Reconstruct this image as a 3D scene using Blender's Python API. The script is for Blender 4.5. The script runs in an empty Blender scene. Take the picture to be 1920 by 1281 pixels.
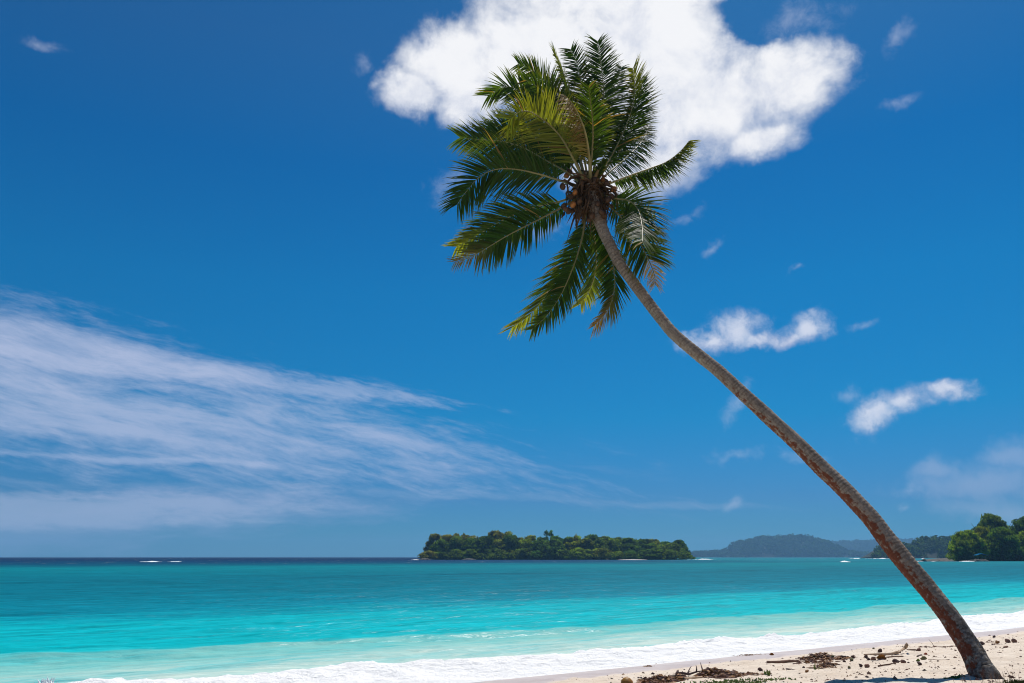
import bpy, math, random
import numpy as np
from mathutils import Vector, Matrix
random.seed(7); RS = np.random.RandomState(11)
scn = bpy.context.scene; COL = scn.collection
# ------------------------------------------------------------------ camera
F, PITCH, CAMH = 1493.3, math.atan(404/1493.3), 2.4
cam = bpy.data.cameras.new('camera'); camo = bpy.data.objects.new('camera', cam); COL.objects.link(camo)
cam.sensor_width = 36; cam.lens = 28; cam.clip_start = .1; cam.clip_end = 30000
camo.location = (0, 0, CAMH); camo.rotation_euler = (math.pi/2+PITCH, 0, 0); scn.camera = camo
scn.render.resolution_x, scn.render.resolution_y = 1024, 683
# ------------------------------------------------------------------ sun, exposure
SUN = Vector((.25, .56, 1)).normalized(); SUN_EL = math.asin(SUN.z); SUN_AZ = math.atan2(SUN.x, SUN.y)
sl = bpy.data.lights.new('sun', 'SUN'); sl.energy = 4.9; sl.angle = math.radians(.53); sl.color = (1, .955, .89)
so = bpy.data.objects.new('sun', sl); COL.objects.link(so); so.rotation_euler = (-SUN).to_track_quat('-Z', 'Y').to_euler()
so.location = (0, 0, 60)
vs = scn.view_settings; vs.view_transform = 'Standard'; vs.look = 'None'; vs.exposure = 0; vs.gamma = 1; vs.use_curve_mapping = False
scn.cycles.max_bounces = 6; scn.cycles.transparent_max_bounces = 8; scn.cycles.use_denoising = True; scn.cycles.denoising_prefilter = 'ACCURATE'; scn.cycles.filter_width = 1.05
scn.cycles.volume_bounces = 0; scn.cycles.caustics_reflective = False; scn.cycles.caustics_refractive = False
HAZE = 1.15e-4

def ray(px, py):                       # direction in which a pixel of the photograph looks (used for laying out)
    d = (px-960, F, 640.5-py); c, s = math.cos(PITCH), math.sin(PITCH)
    return Vector((d[0], d[1]*c-d[2]*s, d[1]*s+d[2]*c)).normalized()
def at_y(px, py, Y):
    d = ray(px, py); return Vector((0, 0, CAMH)) + d*(Y/d.y)
def on_z(px, py, z):
    d = ray(px, py); return Vector((0, 0, CAMH)) + d*((z-CAMH)/d.z)

# ------------------------------------------------------------------ node helper
class Nd:
    def __init__(s, tree): s.t = tree; s.n = tree.nodes; s.l = tree.links
    def new(s, typ, **kw):
        n = s.n.new(typ)
        for k, v in kw.items(): setattr(n, k, v)
        return n
    def put(s, v, sock):
        if isinstance(v, bpy.types.NodeSocket): s.l.new(v, sock)
        elif v is not None:
            if sock.type == 'RGBA' and len(v) == 3: v = (*v, 1)
            sock.default_value = v
    def m(s, op, a, b=None, c=None, clamp=False):
        n = s.new('ShaderNodeMath', operation=op, use_clamp=clamp)
        for i, x in enumerate((a, b, c)):
            if x is not None: s.put(x, n.inputs[i])
        return n.outputs[0]
    def add(s, a, b): return s.m('ADD', a, b)
    def sub(s, a, b): return s.m('SUBTRACT', a, b)
    def mul(s, a, b): return s.m('MULTIPLY', a, b)
    def vm(s, op, a, b=None, sc=None):
        n = s.new('ShaderNodeVectorMath', operation=op); s.put(a, n.inputs[0])
        if b is not None: s.put(b, n.inputs[1])
        if sc is not None: s.put(sc, n.inputs['Scale'])
        return n.outputs['Value'] if op in ('DOT_PRODUCT', 'LENGTH', 'DISTANCE') else n.outputs[0]
    def comb(s, x, y, z):
        n = s.new('ShaderNodeCombineXYZ')
        for i, v in enumerate((x, y, z)): s.put(v, n.inputs[i])
        return n.outputs[0]
    def sep(s, v):
        n = s.new('ShaderNodeSeparateXYZ'); s.put(v, n.inputs[0]); return n.outputs
    def noise(s, vec, scale, detail=3, rough=.5, dist=0, color=False, dim='3D'):
        n = s.new('ShaderNodeTexNoise', noise_dimensions=dim); s.put(vec, n.inputs['Vector'])
        for k, v in (('Scale', scale), ('Detail', detail), ('Roughness', rough), ('Distortion', dist)): n.inputs[k].default_value = v
        return n.outputs['Color' if color else 'Fac']
    def vor(s, vec, scale, feature='F1', out='Distance', rnd=1):
        n = s.new('ShaderNodeTexVoronoi', feature=feature); s.put(vec, n.inputs['Vector']); n.inputs['Scale'].default_value = scale
        n.inputs['Randomness'].default_value = rnd; return n.outputs[out]
    def step(s, v, a, b, lo=0, hi=1, smooth=True):
        n = s.new('ShaderNodeMapRange', interpolation_type='SMOOTHSTEP' if smooth else 'LINEAR'); s.put(v, n.inputs[0])
        for i, x in ((1, a), (2, b), (3, lo), (4, hi)): s.put(x, n.inputs[i])
        return n.outputs[0]
    def ramp(s, v, stops, interp='LINEAR'):
        n = s.new('ShaderNodeValToRGB'); r = n.color_ramp; r.interpolation = interp
        while len(r.elements) < len(stops): r.elements.new(.5)
        for e, (p, c) in zip(r.elements, stops): e.position = p; e.color = (*c, 1) if len(c) == 3 else c
        s.put(v, n.inputs[0]); return n.outputs[0]
    def mix(s, f, a, b, typ='MIX'):
        n = s.new('ShaderNodeMix', data_type='RGBA', blend_type=typ); s.put(f, n.inputs[0]); s.put(a, n.inputs[6]); s.put(b, n.inputs[7]); return n.outputs[2]
    def attr(s, name, out='Fac'):
        n = s.new('ShaderNodeAttribute', attribute_name=name); return n.outputs[out]
    def bump(s, h, strength=1, dist=.02, normal=None):
        n = s.new('ShaderNodeBump'); s.put(h, n.inputs['Height']); n.inputs['Strength'].default_value = strength
        n.inputs['Distance'].default_value = dist
        if normal is not None: s.put(normal, n.inputs['Normal'])
        return n.outputs[0]

# ------------------------------------------------------------------ world: sky and clouds by direction
def build_world():
    w = bpy.data.worlds.new('World'); scn.world = w; w.use_nodes = True
    t = w.node_tree; t.nodes.clear(); N = Nd(t)
    sky = N.new('ShaderNodeTexSky', sky_type='NISHITA', sun_disc=False, sun_elevation=SUN_EL, sun_rotation=SUN_AZ,
                air_density=1.0, dust_density=.3, ozone_density=2.5)
    d = N.vm('NORMALIZE', N.new('ShaderNodeTexCoord').outputs['Generated'])
    z = N.sep(d)[2]
    tint = N.ramp(z, SKY_TINT)
    col = N.mix(1, sky.outputs[0], tint, 'MULTIPLY')
    warp = N.vm('SUBTRACT', N.noise(d, 7, 4, .55, color=True), (.5, .5, .5))
    warp2 = N.vm('SUBTRACT', N.noise(d, 28, 4, .6, color=True), (.5, .5, .5))
    dw = N.vm('ADD', d, N.vm('ADD', N.vm('SCALE', warp, sc=.05), N.vm('SCALE', warp2, sc=.028)))
    def local(px, py, rx, ry, rot=0, vec=None):
        c = ray(px, py); a = math.radians(rot)
        U = ray(px+rx*math.cos(a), py+rx*math.sin(a))-c; Vv = ray(px+ry*math.sin(a), py-ry*math.cos(a))-c
        q = N.vm('SUBTRACT', vec or dw, tuple(c))
        return N.vm('DOT_PRODUCT', q, tuple(U/U.length_squared)), N.vm('DOT_PRODUCT', q, tuple(Vv/Vv.length_squared)), N.vm('LENGTH', q)
    def blob(*a, vec=None):
        x, y, L = local(*a, vec=vec)
        return N.sub(1, N.m('SQRT', N.add(N.mul(x, x), N.mul(y, y))))     # 1 in the middle, 0 on the rim
    def union(bl, vec=None):
        r = None
        for b in bl:
            f = blob(*b, vec=vec); r = f if r is None else N.m('SMOOTH_MAX', r, f, .18)
        return r
    fb = N.noise(d, 17, 9, .60, .25)
    fb2 = N.noise(N.vm('ADD', d, tuple(Vector((.014, .0, .030)))), 17, 9, .60, .25)
    fine = N.noise(d, 60, 6, .65, .4)
    relief = N.mul(N.sub(fb, fb2), 1.6)
    # --- the large cumulus behind the palm crown
    big = union([(775,172,84,52),(850,120,120,92),(880,190,90,60),(1010,100,190,130),(1200,110,260,190),(1210,225,170,120),(1330,190,210,130),
                 (1470,150,125,105),(1430,262,85,50),(1235,310,95,60),(1170,-10,290,70),(1150,330,110,50),(1180,-180,330,150)])
    d1 = N.add(N.mul(big, 1.9), N.mul(N.sub(fb, .5), 1.7))
    notch = N.step(blob(1432, 22, 84, 50, vec=dw), -.3, .5)
    d1 = N.sub(d1, N.mul(notch, .95))
    a1 = N.mul(N.step(N.add(d1, N.mul(N.sub(fine, .5), .35)), -.15, N.step(z, .44, .58, 1.45, 1.05)), .985)
    # --- small cumulus
    sm = union([(1392,612,72,46),(1335,640,78,30,-14),(1440,632,70,24),(1522,605,60,38,-24),(1480,625,60,26,-20),
                (1640,775,64,42,-30),(1700,750,92,36,-5),(1780,737,74,28,-6)])
    d2 = N.add(N.mul(sm, 1.3), N.add(N.mul(N.sub(fb, .5), 1.4), N.mul(N.sub(fine, .5), 1.1)))
    a2 = N.mul(N.step(d2, .0, 1.35), .80)
    wisp = union([(835,345,60,42,-20),(840,375,45,20),(675,118,34,26,-40),(1288,406,46,18,-25),(1318,464,36,18,-30),(1618,600,40,11,-14),
                  (1600,745,60,20),(1670,75,60,26,-20),(1380,855,70,20),(1500,855,60,15),(75,88,60,16,10),(1390,745,60,22,-60),(1490,510,26,8,-20),
                  (1510,20,80,50),(1680,195,60,20,-10),(1010,440,90,26,-20),(1378,943,32,17,-8),(1700,915,40,20),(1690,945,26,12)])
    d3 = N.add(N.mul(wisp, .9), N.add(N.mul(N.sub(fb, .5), 1.6), N.mul(N.sub(fine, .5), 1.5)))
    a3 = N.mul(N.step(d3, .0, 1.5), .38)
    rb = union([(1900,850,120,36,-24),(1830,900,200,55,-8),(1890,960,220,40,0),(1760,880,90,26,-10)])
    a4 = N.mul(N.step(N.add(N.mul(rb, .9), N.mul(N.sub(fb, .5), 1.6)), .0, .95), .36)
    # --- long bands of high cloud on the left
    def band(px, py, rx, ry, rot, sx, sy, lo, hi, gain, amp=1.9, seed=0, taper=.0, soft=1.3):
        dd = N.vm('ADD', d, N.vm('SCALE', warp, sc=.022))
        x, y, L = local(px, py, rx, ry, rot, vec=dd)
        x1, y1, _ = local(px, py, 100, 100, rot+7, vec=dd)
        v = N.comb(N.add(N.mul(x1, sx), seed), N.mul(y1, sy), seed)
        n1 = N.noise(v, 1, 9, .62, .35); n2 = N.noise(v, 4.2, 6, .62, .3); n3 = N.noise(N.comb(N.mul(x1, sx*.3), N.mul(y1, sy*.35), seed+3), 1, 3, .5)
        ye = N.m('DIVIDE', y, N.m('MAXIMUM', N.sub(1, N.mul(x, taper)), .12))
        xe = N.m('MAXIMUM', x, -.4)
        r = N.m('SQRT', N.add(N.mul(xe, xe), N.mul(ye, ye)))
        body = N.sub(1, r)
        dn = N.add(N.mul(body, soft), N.add(N.mul(N.sub(n1, .5), amp), N.add(N.mul(N.sub(n2, .5), .7), N.mul(N.sub(n3, .5), 1.9))))
        return N.mul(N.step(dn, lo, hi), gain)
    b1 = band(330, 785, 960, 145, 10.5, .8, 4.2, -.0, 1.52, .66, seed=2.3, taper=.45)
    b1b = band(90, 660, 460, 110, 9, .8, 4.0, .0, 1.35, .48, seed=7.9, taper=.2)
    b1c = band(640, 735, 300, 34, 8, 1.1, 5.5, .1, 1.1, .45, seed=4.4)
    b2 = band(300, 862, 300, 9, 6.5, 1.2, 8, -.1, 1.0, .40, seed=9.1, amp=1.3)
    b3 = band(160, 955, 620, 50, 3.5, .9, 4.2, .0, 1.0, .58, seed=5.2)
    b4 = band(50, 995, 900, 66, 0, .6, 3.0, -.15, 1.1, .58, seed=12.2)
    b5 = band(1250, 945, 420, 12, 0, 1.0, 5, .1, 1.1, .2, seed=3.2)
    # --- colours
    S = 10.0
    def c3(r, g, b): return (r*S, g*S, b*S)
    lo = N.noise(d, 5.5, 3, .5)
    lit = N.step(N.add(N.add(N.mul(relief, 1.5), N.mul(N.sub(lo, .5), 1.5)), N.mul(N.sub(z, .49), 3.2)), -.72, .60)
    cc1 = N.mix(lit, c3(.60, .65, .78), c3(.94, .945, .97))
    col = N.mix(a4, col, c3(.50, .56, .73))
    col = N.mix(b4, col, c3(.24, .36, .60)); col = N.mix(b5, col, c3(.34, .46, .68))
    col = N.mix(b3, col, c3(.42, .50, .70)); col = N.mix(b2, col, c3(.50, .58, .80))
    for b in (b1b, b1, b1c): col = N.mix(b, col, c3(.53, .585, .78))
    col = N.mix(a3, col, c3(.60, .66, .82))
    l2 = N.step(N.add(N.mul(d2, .5), relief), .0, .7)
    col = N.mix(a2, col, N.mix(l2, c3(.52, .56, .74), c3(.80, .82, .92)))
    col = N.mix(a1, col, cc1)
    bg = N.new('ShaderNodeBackground'); N.put(col, bg.inputs[0]); bg.inputs[1].default_value = .1
    o = N.new('ShaderNodeOutputWorld'); t.links.new(bg.outputs[0], o.inputs[0])
    w.cycles.sampling_method = 'MANUAL'; w.cycles.sample_map_resolution = 512
SKY_TINT = [(0.0027, (0.0834, 0.3675, 0.7627)), (0.0149, (0.0658, 0.3400, 0.6790)), (0.0677, (0.0853, 0.3210, 0.6530)), (0.1662, (0.0173, 0.4177, 0.6908)), (0.3176, (0.0155, 0.4618, 0.7380)), (0.4543, (0.0211, 0.4122, 0.7181)), (0.5684, (0.0915, 0.4289, 0.6922))]
build_world()

# ------------------------------------------------------------------ mesh helpers
def tag(o, label=None, cat=None, group=None, kind=None):
    for k, v in (('label', label), ('category', cat), ('group', group), ('kind', kind)):
        if v: o[k] = v
    return o
def empty(name, loc=(0, 0, 0)):
    o = bpy.data.objects.new(name, None); COL.objects.link(o); o.location = loc; o.empty_display_size = .1; return o
def link(name, me, parent=None, loc=None):
    o = bpy.data.objects.new(name, me); COL.objects.link(o)
    if parent is not None: o.parent = parent
    if loc is not None: o.location = loc
    return o
def quads(name, V, Q, mat, smooth=True, attrs=None, col=None, mats=None, midx=None):
    V = np.asarray(V, np.float32).reshape(-1, 3); Q = np.asarray(Q, np.int32)
    me = bpy.data.meshes.new(name); n = len(Q); k = Q.shape[1]
    me.vertices.add(len(V)); me.vertices.foreach_set('co', V.ravel())
    me.loops.add(n*k); me.loops.foreach_set('vertex_index', Q.ravel())
    me.polygons.add(n); me.polygons.foreach_set('loop_start', np.arange(0, n*k, k, dtype=np.int32))
    me.polygons.foreach_set('use_smooth', np.full(n, smooth))
    for mm in (mats or [mat]): me.materials.append(mm)
    if midx is not None: me.polygons.foreach_set('material_index', np.asarray(midx, np.int32))
    for an, av in (attrs or {}).items():
        a = me.attributes.new(an, 'FLOAT', 'POINT'); a.data.foreach_set('value', np.asarray(av, np.float32))
    if col is not None:
        a = me.attributes.new('tone', 'FLOAT_COLOR', 'POINT'); c = np.asarray(col, np.float32)
        c = np.concatenate([c, np.ones((len(c), 1), np.float32)], 1); a.data.foreach_set('color', c.ravel())
    me.update(calc_edges=True); me.validate(); return me
def merge(parts):                      # [(V, Q, col)] -> one
    Vs, Qs, Cs, o = [], [], [], 0
    for V, Q, c in parts:
        V = np.asarray(V).reshape(-1, 3); Vs.append(V); Qs.append(np.asarray(Q)+o); o += len(V)
        c = np.asarray(c, float); Cs.append(np.tile(c, (len(V), 1)) if c.ndim == 1 else c)
    return np.concatenate(Vs), np.concatenate(Qs), np.concatenate(Cs)
def hash2(ix, iy, seed):
    n = (ix.astype(np.int64)*374761393 + iy.astype(np.int64)*668265263 + seed*1274126177) & 0x7fffffff
    n = ((n ^ (n >> 13))*1274126177) & 0x7fffffff
    return ((n ^ (n >> 16)) & 0xffff)/65535.
def vnoise(x, y, seed=0):
    x = np.asarray(x, float); y = np.asarray(y, float)
    ix = np.floor(x); iy = np.floor(y); fx = x-ix; fy = y-iy; fx = fx*fx*(3-2*fx); fy = fy*fy*(3-2*fy)
    a, b, c, d = hash2(ix, iy, seed), hash2(ix+1, iy, seed), hash2(ix, iy+1, seed), hash2(ix+1, iy+1, seed)
    return (a*(1-fx)+b*fx)*(1-fy)+(c*(1-fx)+d*fx)*fy - .5
def fbm(x, y, seed=0, oct=4, g=.5):
    r = 0; a = 1
    for i in range(oct): r = r + a*vnoise(x, y, seed+i*17); x = x*2.03+5.1; y = y*2.03-3.7; a *= g
    return r
def smooth01(x, a, b):
    t = np.clip((np.asarray(x, float)-a)/(b-a), 0, 1); return t*t*(3-2*t)
def catmull(P, n):
    P = [Vector(p) for p in P]; P = [P[0]*2-P[1]]+P+[P[-1]*2-P[-2]]; out = []; m = len(P)-3
    for i in range(n+1):
        u = i/n*m; k = min(int(u), m-1); t = u-k; a, b, c, d = P[k:k+4]
        out.append(.5*((2*b)+(c-a)*t+(2*a-5*b+4*c-d)*t*t+(3*b-a-3*c+d)*t**3))
    return out
def interp(xs, ys, x): return np.interp(x, xs, ys)
def tube(P, R, sides=8, cap=True, jitter=0, flat=1.0):
    P = [Vector(p) for p in P]; n = len(P); V = []; up = Vector((0, 0, 1)); prev = None
    for i, p in enumerate(P):
        t = (P[min(i+1, n-1)]-P[max(i-1, 0)]).normalized()
        if prev is None: a = t.cross(up if abs(t.z) < .9 else Vector((1, 0, 0))).normalized()
        else: a = (prev-t*prev.dot(t)).normalized()
        prev = a; b = t.cross(a); r = R[i] if hasattr(R, '__len__') else R
        for k in range(sides):
            th = 2*math.pi*k/sides; rr = r*(1+jitter*(random.random()-.5))
            V.append(p+a*math.cos(th)*rr+b*math.sin(th)*rr*flat)
    Q = [[i*sides+k, i*sides+(k+1) % sides, (i+1)*sides+(k+1) % sides, (i+1)*sides+k] for i in range(n-1) for k in range(sides)]
    if cap:
        V.append(P[0]); V.append(P[-1]); c0, c1 = len(V)-2, len(V)-1
        for k in range(0, sides, 2):
            k1, k2 = (k+1) % sides, (k+2) % sides
            Q.append([c0, k2, k1, k]); o = (n-1)*sides; Q.append([c1, o+k, o+k1, o+k2])
    return np.array([tuple(v) for v in V]), np.array(Q)

# shore coordinates: s along the waterline, w out to sea
K = .677; SD = np.array([1, K])/math.hypot(1, K); ND = np.array([-K, 1])/math.hypot(K, 1); S0 = np.array([0, 16.776])
def sw(x, y): 
    x = np.asarray(x, float); y = np.asarray(y, float)-S0[1]
    return x*SD[0]+y*SD[1], x*ND[0]+y*ND[1]
def xy(s, w): return s*SD[0]+w*ND[0]+S0[0], s*SD[1]+w*ND[1]+S0[1]
def sand_z(x, y):
    s, w = sw(x, y); v = -w
    z = np.where(v > 0, .10+.095*np.clip(v, 0, 6.5)+.02*np.clip(v-6.5, 0, 6), .10+.075*np.maximum(v, -14))
    dry = smooth01(v, .1, 1.3)
    far = 1-smooth01(np.hypot(np.asarray(x, float), np.asarray(y, float)), 60, 90)
    z = z+far*dry*(.05*fbm(np.asarray(x)*.7, np.asarray(y)*.7, 3, 2)+.045*fbm(np.asarray(x)*2.6, np.asarray(y)*2.6, 5, 3)+.022*fbm(np.asarray(x)*9, np.asarray(y)*9, 8, 2))
    return z
def on_sand(px, py):
    z = .5
    for _ in range(12): p = on_z(px, py, z); z = .5*z+.5*float(sand_z(p.x, p.y))
    p = on_z(px, py, z); p.z = float(sand_z(p.x, p.y)); return p
def axis(lo, hi, step, far, ratio, extra=()):
    a = list(np.arange(lo, hi, step)); d = step; x = a[-1]
    while x < far: d *= ratio; x += d; a.append(x)
    d = step; x = a[0]; b = []
    while x > -far: d *= ratio; x -= d; b.append(x)
    return np.array(b[::-1]+a)
def grid_faces(nx, ny):
    i = np.arange(nx*ny).reshape(ny, nx); return np.stack([i[:-1, :-1], i[:-1, 1:], i[1:, 1:], i[1:, :-1]], -1).reshape(-1, 4)

# ------------------------------------------------------------------ materials
def material(name):
    m = bpy.data.materials.new(name); m.use_nodes = True; t = m.node_tree; t.nodes.clear(); N = Nd(t)
    o = N.new('ShaderNodeOutputMaterial'); b = N.new('ShaderNodeBsdfPrincipled'); t.links.new(b.outputs[0], o.inputs[0]); return m, N, b, o
def simple(name, c1, c2, scale=20, rough=.85, bump=.01, spec=.3, bs=None):
    m, N, b, o = material(name); p = N.new('ShaderNodeTexCoord').outputs['Object']
    n = N.noise(p, scale, 5, .6); N.put(N.mix(N.step(n, .3, .7), c1, c2), b.inputs['Base Color'])
    b.inputs['Roughness'].default_value = rough; b.inputs['Specular IOR Level'].default_value = spec
    if bump: N.put(N.bump(N.noise(p, bs or scale*2, 5, .6), .8, bump), b.inputs['Normal'])
    return m
def leafmat(name, trans=.35, rough=.42, spec=.5, obj_tint=False, shift=(1.5, 1.25, .35)):
    m, N, b, o = material(name)
    c = N.attr('tone', 'Color')
    if obj_tint:
        oi = N.new('ShaderNodeObjectInfo'); c = N.mix(1, c, oi.outputs['Color'], 'MULTIPLY')
    N.put(c, b.inputs['Base Color']); b.inputs['Roughness'].default_value = rough; b.inputs['Specular IOR Level'].default_value = spec
    tr = N.new('ShaderNodeBsdfTranslucent'); N.put(N.mix(1, c, shift, 'MULTIPLY'), tr.inputs[0])
    mx = N.new('ShaderNodeMixShader'); mx.inputs[0].default_value = trans
    N.l.new(b.outputs[0], mx.inputs[1]); N.l.new(tr.outputs[0], mx.inputs[2]); N.l.new(mx.outputs[0], o.inputs[0]); return m

# sand
def sand_material():
    m, N, b, o = material('sand'); p = N.new('ShaderNodeNewGeometry').outputs['Position']
    w = N.attr('w'); wn = N.add(w, N.mul(N.sub(N.noise(p, .5, 3, .5), .5), .9))
    dry = N.step(wn, -1.45, -1.75)                                   # 0 wet, 1 dry
    n1 = N.noise(p, 2.2, 6, .6); n2 = N.noise(p, 38, 4, .7); n3 = N.noise(p, .5, 3)
    c = N.mix(N.step(n1, .3, .7), (.67, .55, .43), (.77, .66, .535))
    c = N.mix(N.mul(N.step(n2, .46, .72), .45), c, (.45, .36, .26))
    sh = N.step(N.noise(p, 160, 2, .6), .66, .74); c = N.mix(N.mul(sh, .6), c, (.86, .82, .76))
    c = N.mix(N.mul(N.step(n3, .5, .75), .28), c, (.52, .40, .27))
    wet = N.mix(N.step(N.noise(p, 1.2, 3), .35, .7), (.53, .43, .375), (.60, .50, .44))
    N.put(N.mix(dry, wet, c), b.inputs['Base Color'])
    N.put(N.step(dry, 0, 1, .38, .92), b.inputs['Roughness']); b.inputs['Specular IOR Level'].default_value = .35
    h = N.add(N.mul(N.noise(p, 14, 6, .65), 1), N.mul(N.noise(p, 90, 3, .6), .25))
    h = N.mul(h, N.add(.04, dry)); N.put(N.bump(h, 1, .035), b.inputs['Normal']); return m
# sea
def sea_material():
    m, N, b, o = material('sea_water'); s, w, f = N.attr('s'), N.attr('w'), N.attr('foam'); p = N.new('ShaderNodeNewGeometry').outputs['Position']
    lw = N.m('LOGARITHM', N.m('MAXIMUM', w, .5), 10)
    # drifting patches: pattern stretched along the shore, its scale growing with distance
    v = N.comb(N.mul(s, .018), N.mul(lw, 9), 0)
    n = N.noise(v, 1, 5, .6); v2 = N.comb(N.mul(s, .05), N.mul(lw, 22), 3.1); n2 = N.noise(v2, 1, 5, .65)
    lw2 = N.add(lw, N.add(N.mul(N.sub(n, .5), .24), N.mul(N.sub(n2, .5), .11)))
    c = N.ramp(N.mul(lw2, .25), WATER, 'LINEAR')
    # the lagoon beyond the island and towards the headland stays shallow and bright
    px = N.sep(p)[0]; lag = N.mul(N.step(N.add(px, N.mul(N.sub(n, .5), 120)), 20, 220), N.step(w, 150, 320))
    c = N.mix(N.mul(lag, .85), c, (.0, .17, .215))
    # darker weed patches on the bottom
    reef = N.mul(N.step(N.noise(N.comb(N.mul(s, .012), N.mul(lw, 5), 8), 1, 3), .60, .70), N.step(w, 50, 90)); c = N.mix(N.mul(reef, .45), c, (.0, .07, .11))
    # light and shade of small wave rows, painted into the water colour as streaks
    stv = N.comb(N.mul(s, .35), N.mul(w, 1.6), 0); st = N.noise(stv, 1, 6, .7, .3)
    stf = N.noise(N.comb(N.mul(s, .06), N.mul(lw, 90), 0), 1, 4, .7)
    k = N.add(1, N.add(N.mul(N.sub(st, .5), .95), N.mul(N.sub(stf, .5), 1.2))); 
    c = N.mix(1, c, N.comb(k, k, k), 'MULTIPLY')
    # stirred, milky water between the breaker and the outer crest
    mk = N.attr('milk'); q = N.noise(N.comb(N.mul(s, .55), N.mul(w, 2.2), 1.7), 1, 6, .68, .6); q2 = N.noise(N.comb(N.mul(s, .12), N.mul(w, .5), 5), 1, 4, .6)
    mm = N.m('MULTIPLY', mk, N.add(.72, N.add(N.mul(N.sub(q2, .5), 1.2), N.mul(N.sub(q, .5), 1.7))), clamp=True)
    milk = N.mix(N.step(w, 9, 3.2), (.19, .47, .43), (.56, .64, .56)); c = N.mix(mm, c, milk)
    lace = N.noise(N.comb(N.mul(s, 1.1), N.mul(w, 4.5), 4), 1, 7, .72, .8)
    lf = N.mul(mk, N.step(lace, N.step(w, 8, 3, .66, .50), N.step(w, 8, 3, .80, .68))); c = N.mix(N.mul(lf, .55), c, (.60, .80, .76))
    # foam; spk also paints sparkles on the water as foam-white flecks
    ff = N.add(f, N.mul(N.sub(N.noise(N.comb(N.mul(s, 1.3), N.mul(w, 2.6), 0), 1, 7, .7, .5), .5), 1.1))
    fo = N.mul(N.step(ff, .38, .62), N.step(f, .02, .15))
    spk = N.noise(N.comb(N.mul(s, .9), N.mul(w, 3.2), 9), 1, 7, .75); region = N.mul(N.step(w, 8, 11), N.step(w, 34, 15))
    fo = N.m('MAXIMUM', fo, N.mul(N.mul(N.step(spk, .745, .86), region), .55))
    capf = N.noise(N.comb(N.mul(s, .08), N.mul(lw, 160), 2), 1, 4, .75); fo = N.m('MAXIMUM', fo, N.mul(N.mul(N.step(capf, .63, .69), N.step(w, 260, 330)), .8))
    grit = N.mul(N.step(N.noise(p, 5, 6, .7), .60, .75), N.step(w, 1.6, .4)); fc = N.mix(N.mul(grit, .45), (.90, .895, .88), (.64, .60, .52))
    N.put(N.mix(fo, c, fc), b.inputs['Base Color'])
    N.put(N.step(fo, 0, 1, .25, .8), b.inputs['Roughness']); b.inputs['IOR'].default_value = 1.33
    pass
    gl = N.new('ShaderNodeBsdfGlossy'); gl.inputs['Roughness'].default_value = .32; b.inputs['Specular IOR Level'].default_value = 0
    mxs = N.new('ShaderNodeMixShader'); N.put(N.step(fo, 0, 1, .028, .0), mxs.inputs[0]); N.l.new(b.outputs[0], mxs.inputs[1]); N.l.new(gl.outputs[0], mxs.inputs[2]); N.l.new(mxs.outputs[0], o.inputs[0])
    near = N.step(w, 60, 10); h = N.add(N.mul(N.noise(N.comb(N.mul(s, 1.2), N.mul(w, 3), 0), 1, 5, .6), .1), N.mul(N.noise(N.comb(N.mul(s, .2), N.mul(w, .5), 0), 1, 4, .6), .5))
    h = N.add(h, N.mul(N.mul(N.noise(p, 9, 6, .7), fo), .10)); bn = N.bump(h, .8, 1.0); N.put(bn, b.inputs['Normal']); N.put(bn, gl.inputs['Normal']); return m
def wst(w): return math.log10(w)/4
T = 1.0
WATER = [(0, (.05, .42, .43)), (wst(8), (.01, .40, .425)), (wst(12), (.0, .37, .41)), (wst(20), (.0, .335, .385)), (wst(28), (.0, .19, .26)),
         (wst(45), (.0, .145, .205)), (wst(80), (.0, .13, .185)), (wst(120), (.0, .145, .195)), (wst(190), (.0, .17, .21)), (wst(225), (.0, .12, .17)), (wst(300), (.0, .060, .12)), (wst(480), (.0, .035, .095)), (wst(800), (.0, .018, .065)), (1, (.0, .014, .055))]
SAND = sand_material(); SEA = sea_material()
PALM = leafmat('palm_leaf', .40, .6, .2, shift=(2.2, 2.0, .3)); TREELEAF = leafmat('tree_leaf', .42, .8, .05, True, (1.9, 1.7, .35))
RACHIS = simple('frond_midrib', (.16, .15, .06), (.25, .22, .09), 6, .5, .004)
FIBRE = simple('palm_fibre', (.05, .03, .018), (.13, .075, .04), 9, .95, .02)
NUT = simple('coconut_husk_ripe', (.33, .13, .03), (.18, .07, .02), 7, .6, .01)
HUSK = simple('old_husk', (.13, .07, .055), (.25, .14, .105), 14, .95, .015)
HUSKD = simple('dark_husk', (.05, .028, .026), (.12, .07, .06), 14, .9, .015)
LEAFBR = simple('dry_leaf', (.30, .13, .03), (.17, .07, .02), 12, .6, .006)
WOOD = simple('driftwood', (.26, .15, .10), (.14, .075, .05), 14, .9, .008)
PALE = simple('pale_wood', (.50, .36, .25), (.34, .22, .13), 10, .85, .008)
BARK = simple('bark', (.05, .04, .03), (.10, .08, .06), 3, .95, .05)
ROCK = simple('reef_rock', (.04, .04, .035), (.12, .11, .09), .8, .95, .2)
GREEN = simple('sprout_leaf', (.10, .16, .025), (.16, .22, .04), 30, .6, 0)
FOAM = simple('sea_foam', (.85, .87, .87), (.70, .75, .76), 6, .8, .03)
HILLG = simple('hill_soil', (.012, .022, .014), (.02, .03, .018), .02, .95, 0)

# ------------------------------------------------------------------ beach (one sheet of ground out to the horizon)
def build_ground():
    xs = axis(-6, 27, .075, 8200, 1.12); ys = axis(11, 33, .075, 8200, 1.12)
    X, Y = np.meshgrid(xs, ys); Z = sand_z(X, Y); s, w = sw(X, Y)
    me = quads('beach', np.stack([X, Y, Z], -1), grid_faces(len(xs), len(ys)), SAND, True, {'w': w.ravel()})
    tag(link('beach', me), kind='structure')
build_ground()
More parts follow.
